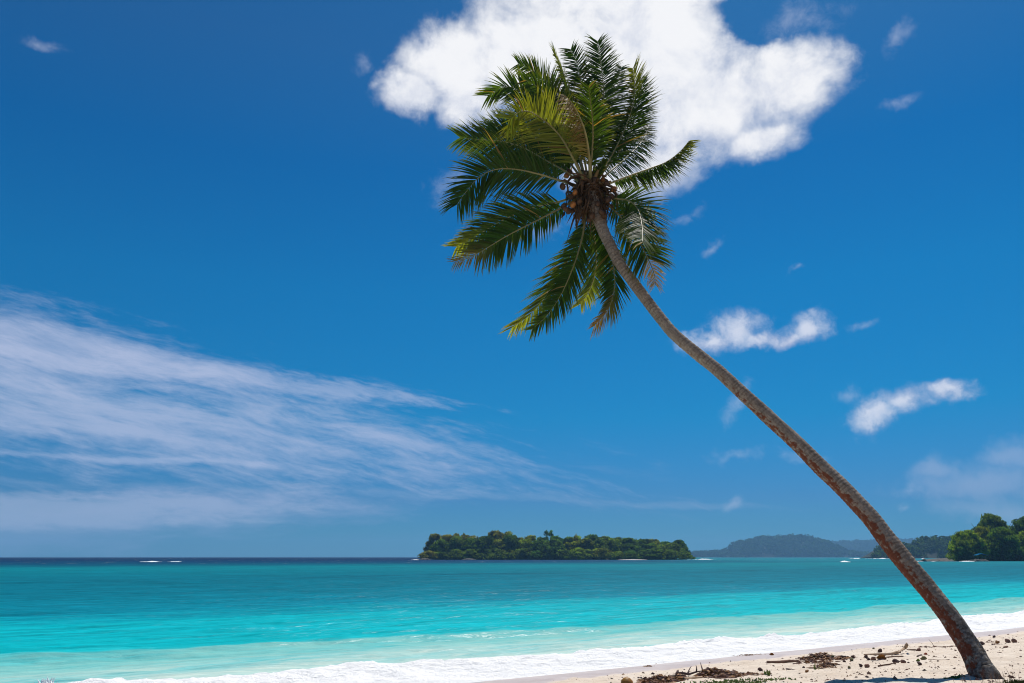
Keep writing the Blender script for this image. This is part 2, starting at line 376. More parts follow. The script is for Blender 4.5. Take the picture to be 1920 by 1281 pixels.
# ------------------------------------------------------------------ sea
def foam_edge(s): return 2.5+1.5*smooth01(-s, -5, 8)+1.3*smooth01(s, 12, 26)+.8*fbm(s*.35, s*0+2, 31, 4)
def build_sea():
    ss = axis(-24, 46, .10, 8200, 1.08)
    a = list(np.arange(-2.2, 12, .07))+list(np.arange(12, 34, .16)); d = .16; x = a[-1]
    while x < 8200: d *= 1.05; x += d; a.append(x)
    ws = np.array(a); S, W = np.meshgrid(ss, ws)
    wig = .35*fbm(S*.22, S*0+9, 41, 3)+.18*fbm(S*.9, S*0+1, 43, 3)
    We = W+wig; ef = foam_edge(S)
    nearf = 1-smooth01(W, 20, 60)
    z = np.zeros_like(S)
    rs = np.random.RandomState(5)
    for i in range(26):
        L = .5*1.13**i; th = rs.normal(math.pi/2, .5); kx, kw = math.cos(th)*2*math.pi/L, math.sin(th)*2*math.pi/L
        z += .0075*L**.8*np.sin(kx*S+kw*W+rs.uniform(0, 6.28))*(1-smooth01(W, 60*L, 130*L))*smooth01(W, .5, 6)*.55
    cr = 9.2+1.0*fbm(S*.10, S*0, 51, 4)+.5*fbm(S*.6, S*0+3, 52, 3); t = W-cr           # outer crest
    z += .13*np.exp(-np.where(t < 0, (t/.45)**2, (t/1.6)**2))*(.75+.7*fbm(S*.25, S*0+7, 53, 2))
    cr2 = 16+1.2*fbm(S*.08, S*0+4, 54, 4); z += .09*np.exp(-((W-cr2)/1.3)**2)
    lump = fbm(S*1.1, W*1.4, 61, 5, .6); lump2 = fbm(S*3.4, W*4.2, 66, 4, .6)
    t = We-ef*.78; roll = np.exp(-np.where(t < 0, (t/(ef*.42))**2, (t/.55)**2))          # broken wave running up the sand
    z += roll*(.15+.09*lump)+smooth01(We, 0, .8)*(1-smooth01(We, ef, ef+.8))*(.05*lump2+.04*np.abs(lump)+.02)
    z += smooth01(We, -.1, .5)*.035-.02 - (1-smooth01(We, -.45, .05))*.5
    z = np.where(W < 9, z+.11*np.clip(1-We/3.5, 0, 1), z)
    foam = smooth01(We, -.12, .1)*(1-smooth01(We, ef-.25, ef+.55))
    milk = (1-smooth01(W, cr-.25, cr+.15))*smooth01(We, 0, 1.5)
    X, Y = xy(S, W); zero = np.stack([X, Y, z], -1)
    me = quads('sea', zero, grid_faces(len(ss), len(ws)), SEA, True, {'s': S.ravel(), 'w': W.ravel(), 'foam': foam.ravel(), 'milk': milk.ravel()})
    tag(link('sea', me), kind='structure')
build_sea()

# ------------------------------------------------------------------ foliage
ICO = None
def ico():
    global ICO
    if ICO is None:
        import bmesh
        bm = bmesh.new(); bmesh.ops.create_icosphere(bm, subdivisions=2, radius=1)
        ICO = (np.array([v.co[:] for v in bm.verts]), np.array([[v.index for v in f.verts]+[f.verts[2].index] for f in bm.faces])[:, :3]); bm.free()
    return ICO
def leaves_on(C, R, n, size, rs, cols, flat=.75, inward=.35):
    d = rs.normal(size=(n, 3)); d /= np.linalg.norm(d, axis=1)[:, None]
    r = 1-inward*rs.rand(n)**2
    P = C+d*r[:, None]*np.array([R, R, R*flat])
    nn = d+rs.normal(size=(n, 3))*.55; nn /= np.linalg.norm(nn, axis=1)[:, None]
    a = np.cross(nn, rs.normal(size=(n, 3))); a /= np.linalg.norm(a, axis=1)[:, None]; b = np.cross(nn, a)
    sz = size*(.6+.8*rs.rand(n))[:, None]; a *= sz; b *= sz*.55
    V = np.stack([P-a, P+b*.9, P+a, P-b*.9], 1).reshape(-1, 3)
    c = cols[rs.randint(len(cols), size=n)]*(.75+.5*rs.rand(n))[:, None]
    return V, np.arange(4*n).reshape(-1, 4), np.repeat(c, 4, 0)
GREENS = np.array([(.095, .165, .034), (.125, .19, .034), (.075, .135, .034), (.155, .215, .038), (.10, .155, .042)])
def crown(seed, nb, nl, size, shape='round', low=.1, cols=GREENS, rr0=.22, rr1=.36):
    """A unit crown about 2 wide and 1 tall, made of lobes, each a shell of leaves."""
    rs = np.random.RandomState(seed); parts = []
    iv, iq = ico()
    for i in range(nb):
        th = rs.uniform(0, 2*math.pi); h = low+(1-low)*rs.rand()**.75
        prof = {'round': math.sqrt(max(0, 1-(max(0, h-.30)/.72)**2))*(1 if h > .3 else .86+.14*h/.3), 'flat': .55+.45*math.sin(h*math.pi*.9), 'tall': .35+.6*math.sin(math.pi*min(1, h*.95))}[shape]
        rr = prof*.78*math.sqrt(rs.uniform(.1, 1)); R = rs.uniform(rr0, rr1)*(1.1 if h < .6 else .9)
        C = np.array([rr*math.cos(th), rr*math.sin(th), h*.90*(1-.42*rr*rr)])
        lobe = cols*(.42+1.15*rs.rand()**1.3)
        parts.append(leaves_on(C, R, nl, size, rs, lobe, flat=.5))
        cv = C+iv*np.array([R, R, R*.5])*.72*(1+.25*rs.normal(size=(len(iv), 1))*.5)
        q = np.concatenate([iq, iq[:, 2:3]], 1)
        parts.append((cv, q[:0], lobe[0])); o = 0
        # the core of the lobe, as degenerate-free quads: pairs of leaves deeper inside
        parts.append(leaves_on(C, R*.62, nl//3, size*1.5, rs, lobe, flat=.5, inward=.6))
    V, Q, Cc = merge(parts); return quads('crown', V, Q, TREELEAF, False, col=Cc)
def trunk_mesh(seed, h, r, spread):
    rs = np.random.RandomState(seed); random.seed(seed); parts = []
    P = [(0, 0, -.05*h), (rs.normal()*.02*h, rs.normal()*.02*h, .3*h), (rs.normal()*.05*h, rs.normal()*.05*h, .6*h)]
    parts.append((*tube(catmull(P, 5), [r*1.3, r, r*.9, r*.8, r*.7, r*.6], 7), (1, 1, 1)))
    for i in range(5):
        a = i*1.26+rs.rand(); e = (spread*math.cos(a)*.6, spread*math.sin(a)*.6, h*(.75+.15*rs.rand()))
        parts.append((*tube([P[1], ((P[1][0]+e[0])/2, (P[1][1]+e[1])/2, h*.52), e], [r*.55, r*.35, r*.1], 5), (1, 1, 1)))
    V, Q, C = merge(parts); return quads('trunk', V, Q, BARK, True)
SMALLC = [crown(100+i, 60, 80, .05, ('round', 'flat', 'round', 'round')[i % 4], low=.04, rr0=.15, rr1=.32) for i in range(8)]
SPARSE = [crown(160+i, 15, 34, .06, 'tall', low=.3) for i in range(2)]
TR = [trunk_mesh(50+i, 1, .035, .8) for i in range(4)]
ORD = 'first second third fourth fifth sixth seventh eighth ninth tenth eleventh twelfth thirteenth fourteenth fifteenth sixteenth seventeenth eighteenth nineteenth twentieth twenty-first twenty-second twenty-third twenty-fourth twenty-fifth twenty-sixth'.split()
def tree(name, loc, h, width, crown_me, trunk_me, tint, rz, label, group, cat='tree', base=.0):
    t = empty(name, loc); t.rotation_euler.z = rz; tag(t, label, cat, group)
    c = link('crown', crown_me, t); random.seed(label); c.scale = (width/2, width/2, h*(1-base)); c.location.z = h*base; c.color = (*tint, 1)
    k = link('trunk', trunk_me, t); k.scale = (width*.72, width*.72, h*.86); return t
def tint_name(i):
    return [('dark green', (.55, .72, .6)), ('mid green', (.95, 1, .85)), ('olive green', (1.3, 1.08, .7)), ('yellow-green', (1.55, 1.5, .5)),
            ('deep green', (.7, .85, .6)), ('brownish green', (1.45, 1.0, .8)), ('blue-green', (.6, .9, .85))][i]
# island
IY = 720
def isl_top(px): return float(np.interp(px, [790, 800, 815, 850, 880, 905, 930, 950, 975, 1000, 1020, 1030, 1045, 1062, 1090, 1110, 1130, 1155, 1175, 1200, 1230, 1255, 1275, 1292, 1300],
                                        [1035, 1009, 1003, 1000, 1000, 998, 998, 996, 1001, 1003, 998, 990, 997, 1003, 1004, 1003, 1001, 1005, 1006, 1008, 1010, 1010, 1010, 1024, 1040]))
def build_island():
    a = at_y(793, 1049, IY).x; b = at_y(1291, 1049, IY).x; cx, hx = (a+b)/2, (b-a)/2
    n, m = 90, 12; V = [(cx, IY+30, 3.0)]
    V = []; 
    for j in range(m+1):
        for i in range(n):
            th = 2*math.pi*i/n; r = j/m; k = 1+.06*math.sin(3*th+1)+.04*math.sin(7*th)
            sx, sy = math.copysign(abs(math.cos(th))**.75, math.cos(th)), math.copysign(abs(math.sin(th))**.75, math.sin(th))
            z = 3.2*(1-r**5)-1.3*(r**6)
            V.append((cx+hx*1.02*r*k*sx, IY+32+34*r*k*sy, z+.3*math.sin(i*2.3+j)))
    Q = [[j*n+i, (j+1)*n+i, (j+1)*n+(i+1) % n, j*n+(i+1) % n] for j in range(m) for i in range(n)]
    tag(link('island_ground', quads('island_ground', V, Q, ROCK)), kind='structure')
    rs = np.random.RandomState(3); rows = [(20, IY+4, .42, .66, 'at the island waterline'), (17, IY+20, .70, .95, 'amid the island wood'), (21, IY+36, .86, 1.10, 'on the island skyline')]
    for ri, (cnt, Y, lo, hi, where) in enumerate(rows):
        for k in range(cnt):
            px = 812+(1275-812)*(k+.5*(ri == 1))/(cnt-1 if ri != 1 else cnt)+rs.uniform(-5, 5)
            if ri == 0: px = 803+(1284-803)*k/(cnt-1)+rs.uniform(-4, 4)
            x = at_y(px, 1049, Y).x; top = (1048.5-isl_top(px))*Y/1547.
            h = (top+.0)*rs.uniform(lo, hi)-2.2; wdt = rs.uniform(21, 32) if ri else rs.uniform(17, 26)
            ti = rs.choice(7, p=[.26, .22, .10, .06, .22, .04, .10])
            if 800 < px < 930 and ri == 2: ti = rs.choice([5, 2, 1, 5])
            if 1070 < px < 1180 and ri < 2: ti = rs.choice([3, 2, 3, 1])
            nm, tn = tint_name(ti); me = SMALLC[rs.randint(8)]; form = 'rounded'
            if ri == 2 and (820 < px < 950 and k % 2 == 0): me = SPARSE[k % 2]; form = 'thin twiggy'; wdt *= .85; h *= 1.05
            z = 1.2 if ri == 0 else 2.6
            tree('island_tree', (x, Y+rs.uniform(-3, 5), z-.6), h, wdt, me, TR[rs.randint(4)], tn, rs.uniform(0, 6.28),
                 f'{form} {nm} tree {where}, {ORD[k]} from left', 'trees crowded on the small island', base=.0 if ri == 0 else .1)
    x = at_y(1030, 1049, IY+26).x
    tree('island_tree', (x, IY+26, 2), 26, 15, SPARSE[0], TR[1], tint_name(6)[1], 1, 'tallest island tree, its loose crown standing clear above the middle of the wood', 'trees crowded on the small island', base=.35)
    x = at_y(1080, 1049, IY+26).x
    tree('island_tree', (x, IY+26, 2), 21, 8, SPARSE[1], TR[2], tint_name(5)[1], 1, 'thin reddish-brown treetop poking above the island wood right of its tallest tree', 'trees crowded on the small island', base=.3)
    # undergrowth, sandbar, rocks
    parts = []
    for k in range(90):
        px = 797+(1290-797)*k/89; x = at_y(px, 1049, IY+1).x; parts.append(leaves_on(np.array([x, IY-1+rs.uniform(-2, 2), 1.9+rs.rand()*2.2]), 2.6+rs.rand()*1.6, 60, .75, rs, GREENS*rs.uniform(.6, 1.1)))
    V, Q, C = merge(parts); o = link('undergrowth', quads('undergrowth', V, Q, TREELEAF, False, col=C)); o.color = (.8, .9, .9, 1)
    tag(o, 'low dark green undergrowth along the foot of the small island', 'undergrowth', kind='stuff')
build_island()
def mound(name, cx, cy, rx, ry, h, mat, seed, label=None, cat=None, kind=None, n=28, m=6, rot=0, rough=.25):
    rs = np.random.RandomState(seed); V = []
    for j in range(m+1):
        for i in range(n):
            th = 2*math.pi*i/n; r = j/m; k = 1+rough*.5*math.sin(3*th+seed)+rough*.4*math.sin(5*th+seed*2)
            x, y = rx*r*k*math.cos(th), ry*r*k*math.sin(th)
            V.append((x*math.cos(rot)-y*math.sin(rot), x*math.sin(rot)+y*math.cos(rot), h*(1-r*r)*(1+rough*rs.normal()*.5)-(.35*h if j == m else 0)))
    Q = [[j*n+i, (j+1)*n+i, (j+1)*n+(i+1) % n, j*n+(i+1) % n] for j in range(m) for i in range(n)]
    return tag(link(name, quads(name, V, Q, mat), loc=(cx, cy, 0)), label, cat, kind=kind)
p = at_y(1185, 1049, 700); mound('sandbar', p.x, p.y, 14, 4, .45, SAND, 2, kind='structure', rough=.1)
for px, rx, h, lb in ((800, 5, 1.4, 'low dark rock ledge at the left tip of the small island'), (880, 6, 1.2, 'low grey rock ledge at the waterline in the left half of the small island'), (784, 3, .7, 'small dark rock awash just off the left tip of the island')):
    p = at_y(px, 1049, 712); mound('reef_rock', p.x, p.y-14, rx, 3, h, ROCK, px, lb, 'rock')

# right-hand headland with its big trees
def build_headland():
    Y = 470; p = at_y(1900, 1049, Y); p0 = at_y(1795, 1049, Y)
    cx = p0.x+62; n, m = 60, 8; V = []
    for j in range(m+1):
        for i in range(n):
            th = 2*math.pi*i/n; r = j/m; k = 1+.05*math.sin(3*th)
            V.append((cx+62*r*k*math.cos(th), Y+45+42*r*k*math.sin(th), 2.2*(1-r**4)-.9*r**8))
    Q = [[j*n+i, (j+1)*n+i, (j+1)*n+(i+1) % n, j*n+(i+1) % n] for j in range(m) for i in range(n)]
    tag(link('headland_ground', quads('headland_ground', V, Q, ROCK)), kind='structure')
    cr = [crown(200+i, 150, 100, .034, 'round', low=.0, rr0=.12, rr1=.25) for i in range(3)]
    spec = [  # px centre, width px, top y, depth, tint, crown, label
        (1818, 74, 992, Y+12, 3, 0, 'spreading yellow-green tree at the tip of the right headland, its branches hanging over the water'),
        (1812, 44, 1012, Y+4, 1, 1, 'low bushy green tree at the left foot of the headland trees'),
        (1868, 84, 962, Y+34, 1, 1, 'tallest broad green tree on the right headland'),
        (1884, 78, 988, Y+10, 4, 2, 'full rounded dark green tree in front of the tallest headland tree'),
        (1935, 86, 966, Y+34, 0, 0, 'dark green tree cut by the edge of the view behind the headland'),
        (1930, 60, 996, Y+8, 3, 2, 'bright green tree at the front of the headland, right of the rounded dark one'),
        (1850, 50, 985, Y+24, 2, 0, 'olive green tree between the headland tip tree and the tallest one')]
    for i, (px, wp, ty, yy, ti, ci, lb) in enumerate(spec):
        x = at_y(px, 1049, yy).x; h = (1049-ty)*yy/1547.
        tree('headland_tree', (x, yy, .9), h, wp*yy/1547.*1.12, cr[ci], TR[i % 4], tint_name(ti)[1], i*1.3, lb, 'large trees on the right headland', base=.0)
    rs = np.random.RandomState(9); parts = []
    for k in range(26):
        x = at_y(1797+rs.rand()*150, 1049, Y).x; parts.append(leaves_on(np.array([x, Y+9+rs.uniform(-2, 3), 2+rs.rand()*2]), 2.2+rs.rand(), 70, .5, rs, GREENS*rs.uniform(.7, 1.3)))
    V, Q, C = merge(parts); o = link('undergrowth', quads('undergrowth', V, Q, TREELEAF, False, col=C)); tag(o, 'green bushes hanging to the water under the headland trees', 'undergrowth', kind='stuff')
    # low reef of rocks reaching left
    for i, (px, rx, hh, lb) in enumerate(((1733, 1.7, 1.1, 'small dark rock standing on the reef, nearest to the palm trunk'), (1761, 1.6, .6, 'low dark rock on the reef in the gap between breakers'), (1822, 5, .8, 'flat dark rock under the overhanging headland tree'), (1836, 5, 1.1, 'dark rock beside the blue tarpaulin shelter'))):
        q = at_y(px, 1051.5, 455); mound('reef_rock', q.x, q.y, rx, 1.6, hh, ROCK, px, lb, 'rock', n=14, m=4, rough=.5)
    q = at_y(1840, 1044, 462); t = empty('tarpaulin_shelter', (q.x, q.y, .9)); tag(t, 'small blue tarpaulin shelter on poles under the headland trees', 'shelter')
    bl = simple('blue_tarpaulin', (.008, .09, .20), (.012, .12, .25), .8, .9, 0, 0)
    V = [(x, y, 3.4-abs(x)*.28-.1*math.sin(y*3+x)) for y in np.linspace(-2, 2, 5) for x in np.linspace(-3.6, 3.6, 9)]
    link('tarpaulin', quads('tarpaulin', V, grid_faces(9, 5), bl), t)
    for sx in (-3.4, 3.4):
        for sy in (-1.9, 1.9): V, Q = tube([(sx, sy, -.8), (sx, sy, 2.6)], .06, 6); link('pole', quads('pole', V, Q, WOOD), t)
build_headland()
q = at_y(1745, 1051, 462); mound('reef_flat', q.x, q.y, 17, 2.2, .28, ROCK, 5, kind='structure', rough=.5, n=40)
# distant wooded land
def silhouette_land(name, pts, Y, depth, seed, cs, label, colr):
    pxs = [p[0] for p in pts]; tops = [p[1] for p in pts]; rs = np.random.RandomState(seed)
    nx, ny = 70, 14; V = []
    for j in range(ny):
        v = j/(ny-1)
        for i in range(nx):
            px = pxs[0]+(pxs[-1]-pxs[0])*i/(nx-1); hgt = max(0, (1044.3-np.interp(px, pxs, tops)))*Y/1547.-cs*.55
            f = math.sin(math.pi*min(1, v*1.0))**.8; x = (px-960)/1547.*(Y)
            V.append((x, Y+depth*v, max(-2, max(hgt, 1)*f*(1+.05*rs.normal())-2*(1-f))))
    V = np.array(V); tag(link(name, quads(name, V, grid_faces(nx, ny), HILLG)), kind='structure')
    Z = V[:, 2].reshape(ny, nx); parts = []; iv, iq = ico(); iq = np.concatenate([iq, iq[:, 2:3]], 1)
    x0, x1 = V[:, 0].min(), V[:, 0].max(); cnt = int((x1-x0)*depth*.55/(cs*cs)*2.6); cnt = min(cnt, 3600)
    for k in range(cnt):
        u, v = rs.rand(), rs.rand()*.56+.02; i, j = u*(nx-1), v*(ny-1); i0, j0 = int(i), int(j); z = Z[j0, i0]*(1-(j-j0))+Z[min(j0+1, ny-1), i0]*(j-j0)
        if z < -1: z = 0
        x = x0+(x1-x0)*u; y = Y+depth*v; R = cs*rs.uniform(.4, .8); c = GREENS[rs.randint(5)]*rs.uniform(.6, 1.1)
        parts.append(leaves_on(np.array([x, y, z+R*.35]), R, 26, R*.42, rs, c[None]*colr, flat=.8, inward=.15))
    V, Q, C = merge(parts); o = link('forest', quads('forest', V, Q, TREELEAF, False, col=C)); tag(o, label, 'forest', kind='stuff')
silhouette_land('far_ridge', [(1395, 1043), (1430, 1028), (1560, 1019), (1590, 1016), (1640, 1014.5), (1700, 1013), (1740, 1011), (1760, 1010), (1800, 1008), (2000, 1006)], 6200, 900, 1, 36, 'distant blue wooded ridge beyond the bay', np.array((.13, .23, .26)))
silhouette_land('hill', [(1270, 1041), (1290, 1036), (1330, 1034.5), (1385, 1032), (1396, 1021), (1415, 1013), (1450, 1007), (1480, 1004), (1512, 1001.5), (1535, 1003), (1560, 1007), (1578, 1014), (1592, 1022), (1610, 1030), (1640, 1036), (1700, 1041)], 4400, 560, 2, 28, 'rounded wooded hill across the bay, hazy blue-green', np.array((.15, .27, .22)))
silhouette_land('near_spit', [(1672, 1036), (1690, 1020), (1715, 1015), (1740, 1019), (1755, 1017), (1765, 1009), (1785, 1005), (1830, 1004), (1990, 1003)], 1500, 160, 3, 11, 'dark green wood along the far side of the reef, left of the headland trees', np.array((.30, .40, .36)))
# white water on the reefs
def breaker(px0, px1, py, Y, h, seed, label):
    a, b = at_y(px0, py, Y), at_y(px1, py, Y); L = b.x-a.x; n = max(16, int(L/1.2)); rs = np.random.RandomState(seed); V = []
    prof = [(-3.2, 0), (-1.6, .35), (-.5, .8), (.2, 1), (.9, .6), (1.8, .1), (2.4, -.2)]
    for j, (dy, hz) in enumerate(prof):
        for i in range(n+1):
            u = i/n; e = math.sin(math.pi*u)**.5*(.45+1.1*abs(fbm(np.array(u*L*.12), np.array(float(seed)), seed, 3)))
            V.append((a.x+L*u, Y+dy*1.3+.8*math.sin(u*L*.09+seed)+rs.normal()*.15, h*hz*(e*1.15-.42)+rs.normal()*.09*h-.03))
    o = link('breaking_wave', quads('breaking_wave', V, grid_faces(n+1, len(prof)), FOAM)); tag(o, label, 'breaking wave', kind='stuff')
breaker(255, 300, 1050, 420, .75, 1, 'white breaker on the reef far out at the left'); breaker(318, 340, 1050, 430, .4, 2, 'faint white breaker just right of the left reef breaker')
breaker(770, 786, 1049, 690, 1.0, 3, 'small white breaker off the left tip of the island')
breaker(1287, 1345, 1048, 800, 1.1, 4, 'white surf line right of the small island'); breaker(1592, 1614, 1045, 1150, 1.6, 5, 'short white surf line below the far ridge')
breaker(1624, 1668, 1045, 1150, 1.9, 6, 'long white surf line below the far ridge, beside the palm trunk'); breaker(1576, 1594, 1052, 400, .8, 7, 'white breaker in the bay left of the palm trunk')
breaker(1706, 1730, 1050.5, 455, .7, 8, 'white foam on the reef just right of the palm trunk'); breaker(1745, 1756, 1050.5, 450, .3, 9, 'thin foam between two reef rocks'); breaker(1800, 1826, 1051, 452, .6, 10, 'white foam under the overhanging headland tree')
breaker(1726, 1733, 1042, 1150, 1.2, 11, 'small white crest in front of the far wood')

# ------------------------------------------------------------------ coconut palm
def trunk_material():
    m, N, b, o = material('palm_trunk'); p = N.new('ShaderNodeNewGeometry').outputs['Position']; al, li, bs = N.attr('along'), N.attr('lich'), N.attr('foot'); ang = N.attr('ang')
    n1 = N.noise(p, 5, 6, .65); n2 = N.noise(p, 28, 5, .7)
    v = N.comb(N.mul(al, 14), N.mul(ang, 1.2), 0); rg = N.noise(v, 1, 5, .65)                     # rings and vertical cracks
    c = N.mix(N.step(n1, .3, .7), (.25, .195, .145), (.37, .30, .23)); c = N.mix(N.mul(N.step(rg, .42, .62), .6), c, (.15, .112, .08))
    c = N.mix(N.mul(N.step(n2, .5, .75), .5), c, (.46, .42, .36))
    ft = N.mix(N.step(N.noise(p, 16, 7, .75), .36, .68), (.06, .047, .038), (.33, .31, .28)); c = N.mix(N.m('MULTIPLY', bs, N.add(.5, N.noise(p, 3, 3)), clamp=True), c, ft)
    rr_ = N.mul(N.attr('ring'), N.step(N.noise(p, 3, 3), .3, .6)); c = N.mix(N.mul(rr_, .55), c, (.085, .062, .045))
    red = N.mix(N.noise(p, 18, 5, .7), (.085, .018, .009), (.22, .050, .014))
    lf = N.add(li, N.add(N.mul(N.sub(N.noise(N.comb(N.mul(al, 4), N.mul(ang, 1.1), 2), 1, 7, .72), .5), 1.6), N.mul(N.sub(N.noise(N.comb(N.mul(al, 11), N.mul(ang, .55), 7), 1, 4, .6), .5), 3.0)))
    red = N.mix(N.mul(rr_, .5), red, (.07, .02, .01)); c = N.mix(N.mul(N.mul(N.step(lf, .30, .74), N.step(li, .04, .3)), .88), c, red)
    sp = N.m('MULTIPLY', N.step(N.vor(p, 1.9), .13, .105), N.step(N.noise(p, .9, 2), .5, .58)); sp = N.mul(sp, N.add(.55, N.mul(N.noise(p, 40, 4), .5)))
    c = N.mix(sp, c, (.40, .38, .28)); N.put(c, b.inputs['Base Color']); b.inputs['Roughness'].default_value = .9; b.inputs['Specular IOR Level'].default_value = .2
    h = N.add(N.mul(rg, .6), N.add(N.mul(n2, .5), N.mul(N.mul(N.noise(p, 16, 6, .7), bs), 1.8))); N.put(N.bump(h, .9, .03), b.inputs['Normal']); return m
Y0, Y1 = 12.2, 15.9          # depth of the foot and of the crown
TRUNK_PX = [(1864, 1303, 68), (1847.5, 1270, 58), (1839, 1254, 49.5), (1830, 1237, 44), (1821, 1220, 40.5), (1809, 1200, 39), (1776, 1150, 38), (1743, 1110, 37), (1708, 1068, 36.5), (1682, 1036, 36), (1657, 1005, 35), (1634, 974, 34.5),
            (1606, 943, 33.5), (1576, 911, 32.5), (1540, 877, 31), (1500, 836, 30), (1443, 784, 28), (1390, 735, 26), (1345, 694, 24.5), (1305, 662, 23.5), (1264, 627, 22.5), (1240, 599, 22),
            (1218, 571, 21.5), (1200, 547, 21.5), (1176, 515, 21.5), (1157, 486, 21.5), (1144, 459, 21.5), (1131, 433, 22), (1120, 400, 24), (1112, 372, 27), (1108, 350, 26)]
def build_trunk(root, O):
    n0 = len(TRUNK_PX); arc = [0]
    for i in range(1, n0): arc.append(arc[-1]+math.dist(TRUNK_PX[i][:2], TRUNK_PX[i-1][:2]))
    C = []; R = []
    for i, (px, py, wd) in enumerate(TRUNK_PX):
        u = max(-.03, (arc[i]-arc[1]))/(arc[-1]-arc[1]); Y = Y0+(Y1-Y0)*(u**1.05 if u > 0 else u); q = at_y(px, py, Y); C.append(q); dist = (q-Vector((0, 0, CAMH))).length
        c = (px-960, F, 640.5-py); sc = math.sqrt(c[0]**2+c[1]**2+c[2]**2); R.append(wd/2*.955*dist/sc)
    NS = 760; P = catmull(C, NS); Rr = np.interp(np.linspace(0, n0-1, NS+1), np.arange(n0), R); sides = 40
    L = [0]
    for i in range(NS): L.append(L[-1]+(P[i+1]-P[i]).length)
    L = np.array(L); rs = np.random.RandomState(4)
    rings = [0]; 
    while rings[-1] < L[-1]: rings.append(rings[-1]+rs.uniform(.045, .085)+.02*(L[-1]-rings[-1] < 5))
    rings = np.array(rings); idx = np.searchsorted(rings, L, 'right')-1; ph = (L-rings[idx])/(.07)
    V = []; al = []; an = []; li = []; ft = []; rn = []; view = Vector((0, 1, 0)); prev = None
    th = np.arange(sides)*2*math.pi/sides
    for i, p in enumerate(P):
        t = (P[min(i+1, NS)]-P[max(i-1, 0)]).normalized()
        a = view.cross(t).normalized(); b = t.cross(a)                 # a: across the view, b: toward or away
        foot = math.exp(-L[i]/1.1); f2 = math.exp(-L[i]/.35)
        tilt = .012*np.sin(th*2+i*.004)
        saw = (1-np.clip(ph[i]+tilt*10, 0, 1))*.0075*(.4 + .6*smooth01(L[i], .8, 2.2))
        rough = .016*fbm(np.cos(th)*1.3+L[i]*1.1, np.sin(th)*1.3+L[i]*2.1, 71, 4)*(1+2.6*foot)+.010*fbm(np.cos(th)*4+L[i]*6, np.sin(th)*4+L[i]*9, 73, 2)*(.5+2.2*foot)
        root_ = .012*f2*np.abs(np.sin(th*5+1))
        rr = Rr[i]*(.985+.03*np.sin(th+L[i]))+saw+rough*Rr[i]*4+root_
        av, bv = np.array(a), np.array(b); pts = np.array(p)+np.outer(rr*np.cos(th), av)+np.outer(rr*np.sin(th), bv)
        rn += list(1-smooth01(np.clip(ph[i]+tilt*14, 0, 1), .08, .38)); V.append(pts); al += [L[i]]*sides; an += list(np.minimum(th, 2*math.pi-th)*3)
        nrm = np.outer(np.cos(th), av)+np.outer(np.sin(th), bv)
        under = -np.cos(th); prof = np.interp(L[i], [0, .3, .8, 3.0, 5.0, 6.5, 8.5, 10.5, 12], [.0, .45, .74, .80, .56, .24, .06, .0, .0])
        li += list(np.clip(prof, 0, 1)*smooth01(under, -.15+.5*(L[i] > 0)*smooth01(L[i], 1.5, 6), .75)); ft += [min(1, math.exp(-max(0, L[i]-1.0)/.8))]*sides
    V = np.concatenate(V)-np.array(O)
    Q = [[i*sides+k, i*sides+(k+1) % sides, (i+1)*sides+(k+1) % sides, (i+1)*sides+k] for i in range(NS) for k in range(sides)]
    me = quads('trunk', V, Q, trunk_material(), True, {'along': al, 'ang': an, 'lich': li, 'foot': ft, 'ring': rn}); link('trunk', me, root)
    return P
G1, G2, GD, GY, BR, PK = (.031, .062, .013), (.046, .084, .015), (.022, .042, .012), (.17, .19, .02), (.22, .14, .055), (.36, .24, .18)
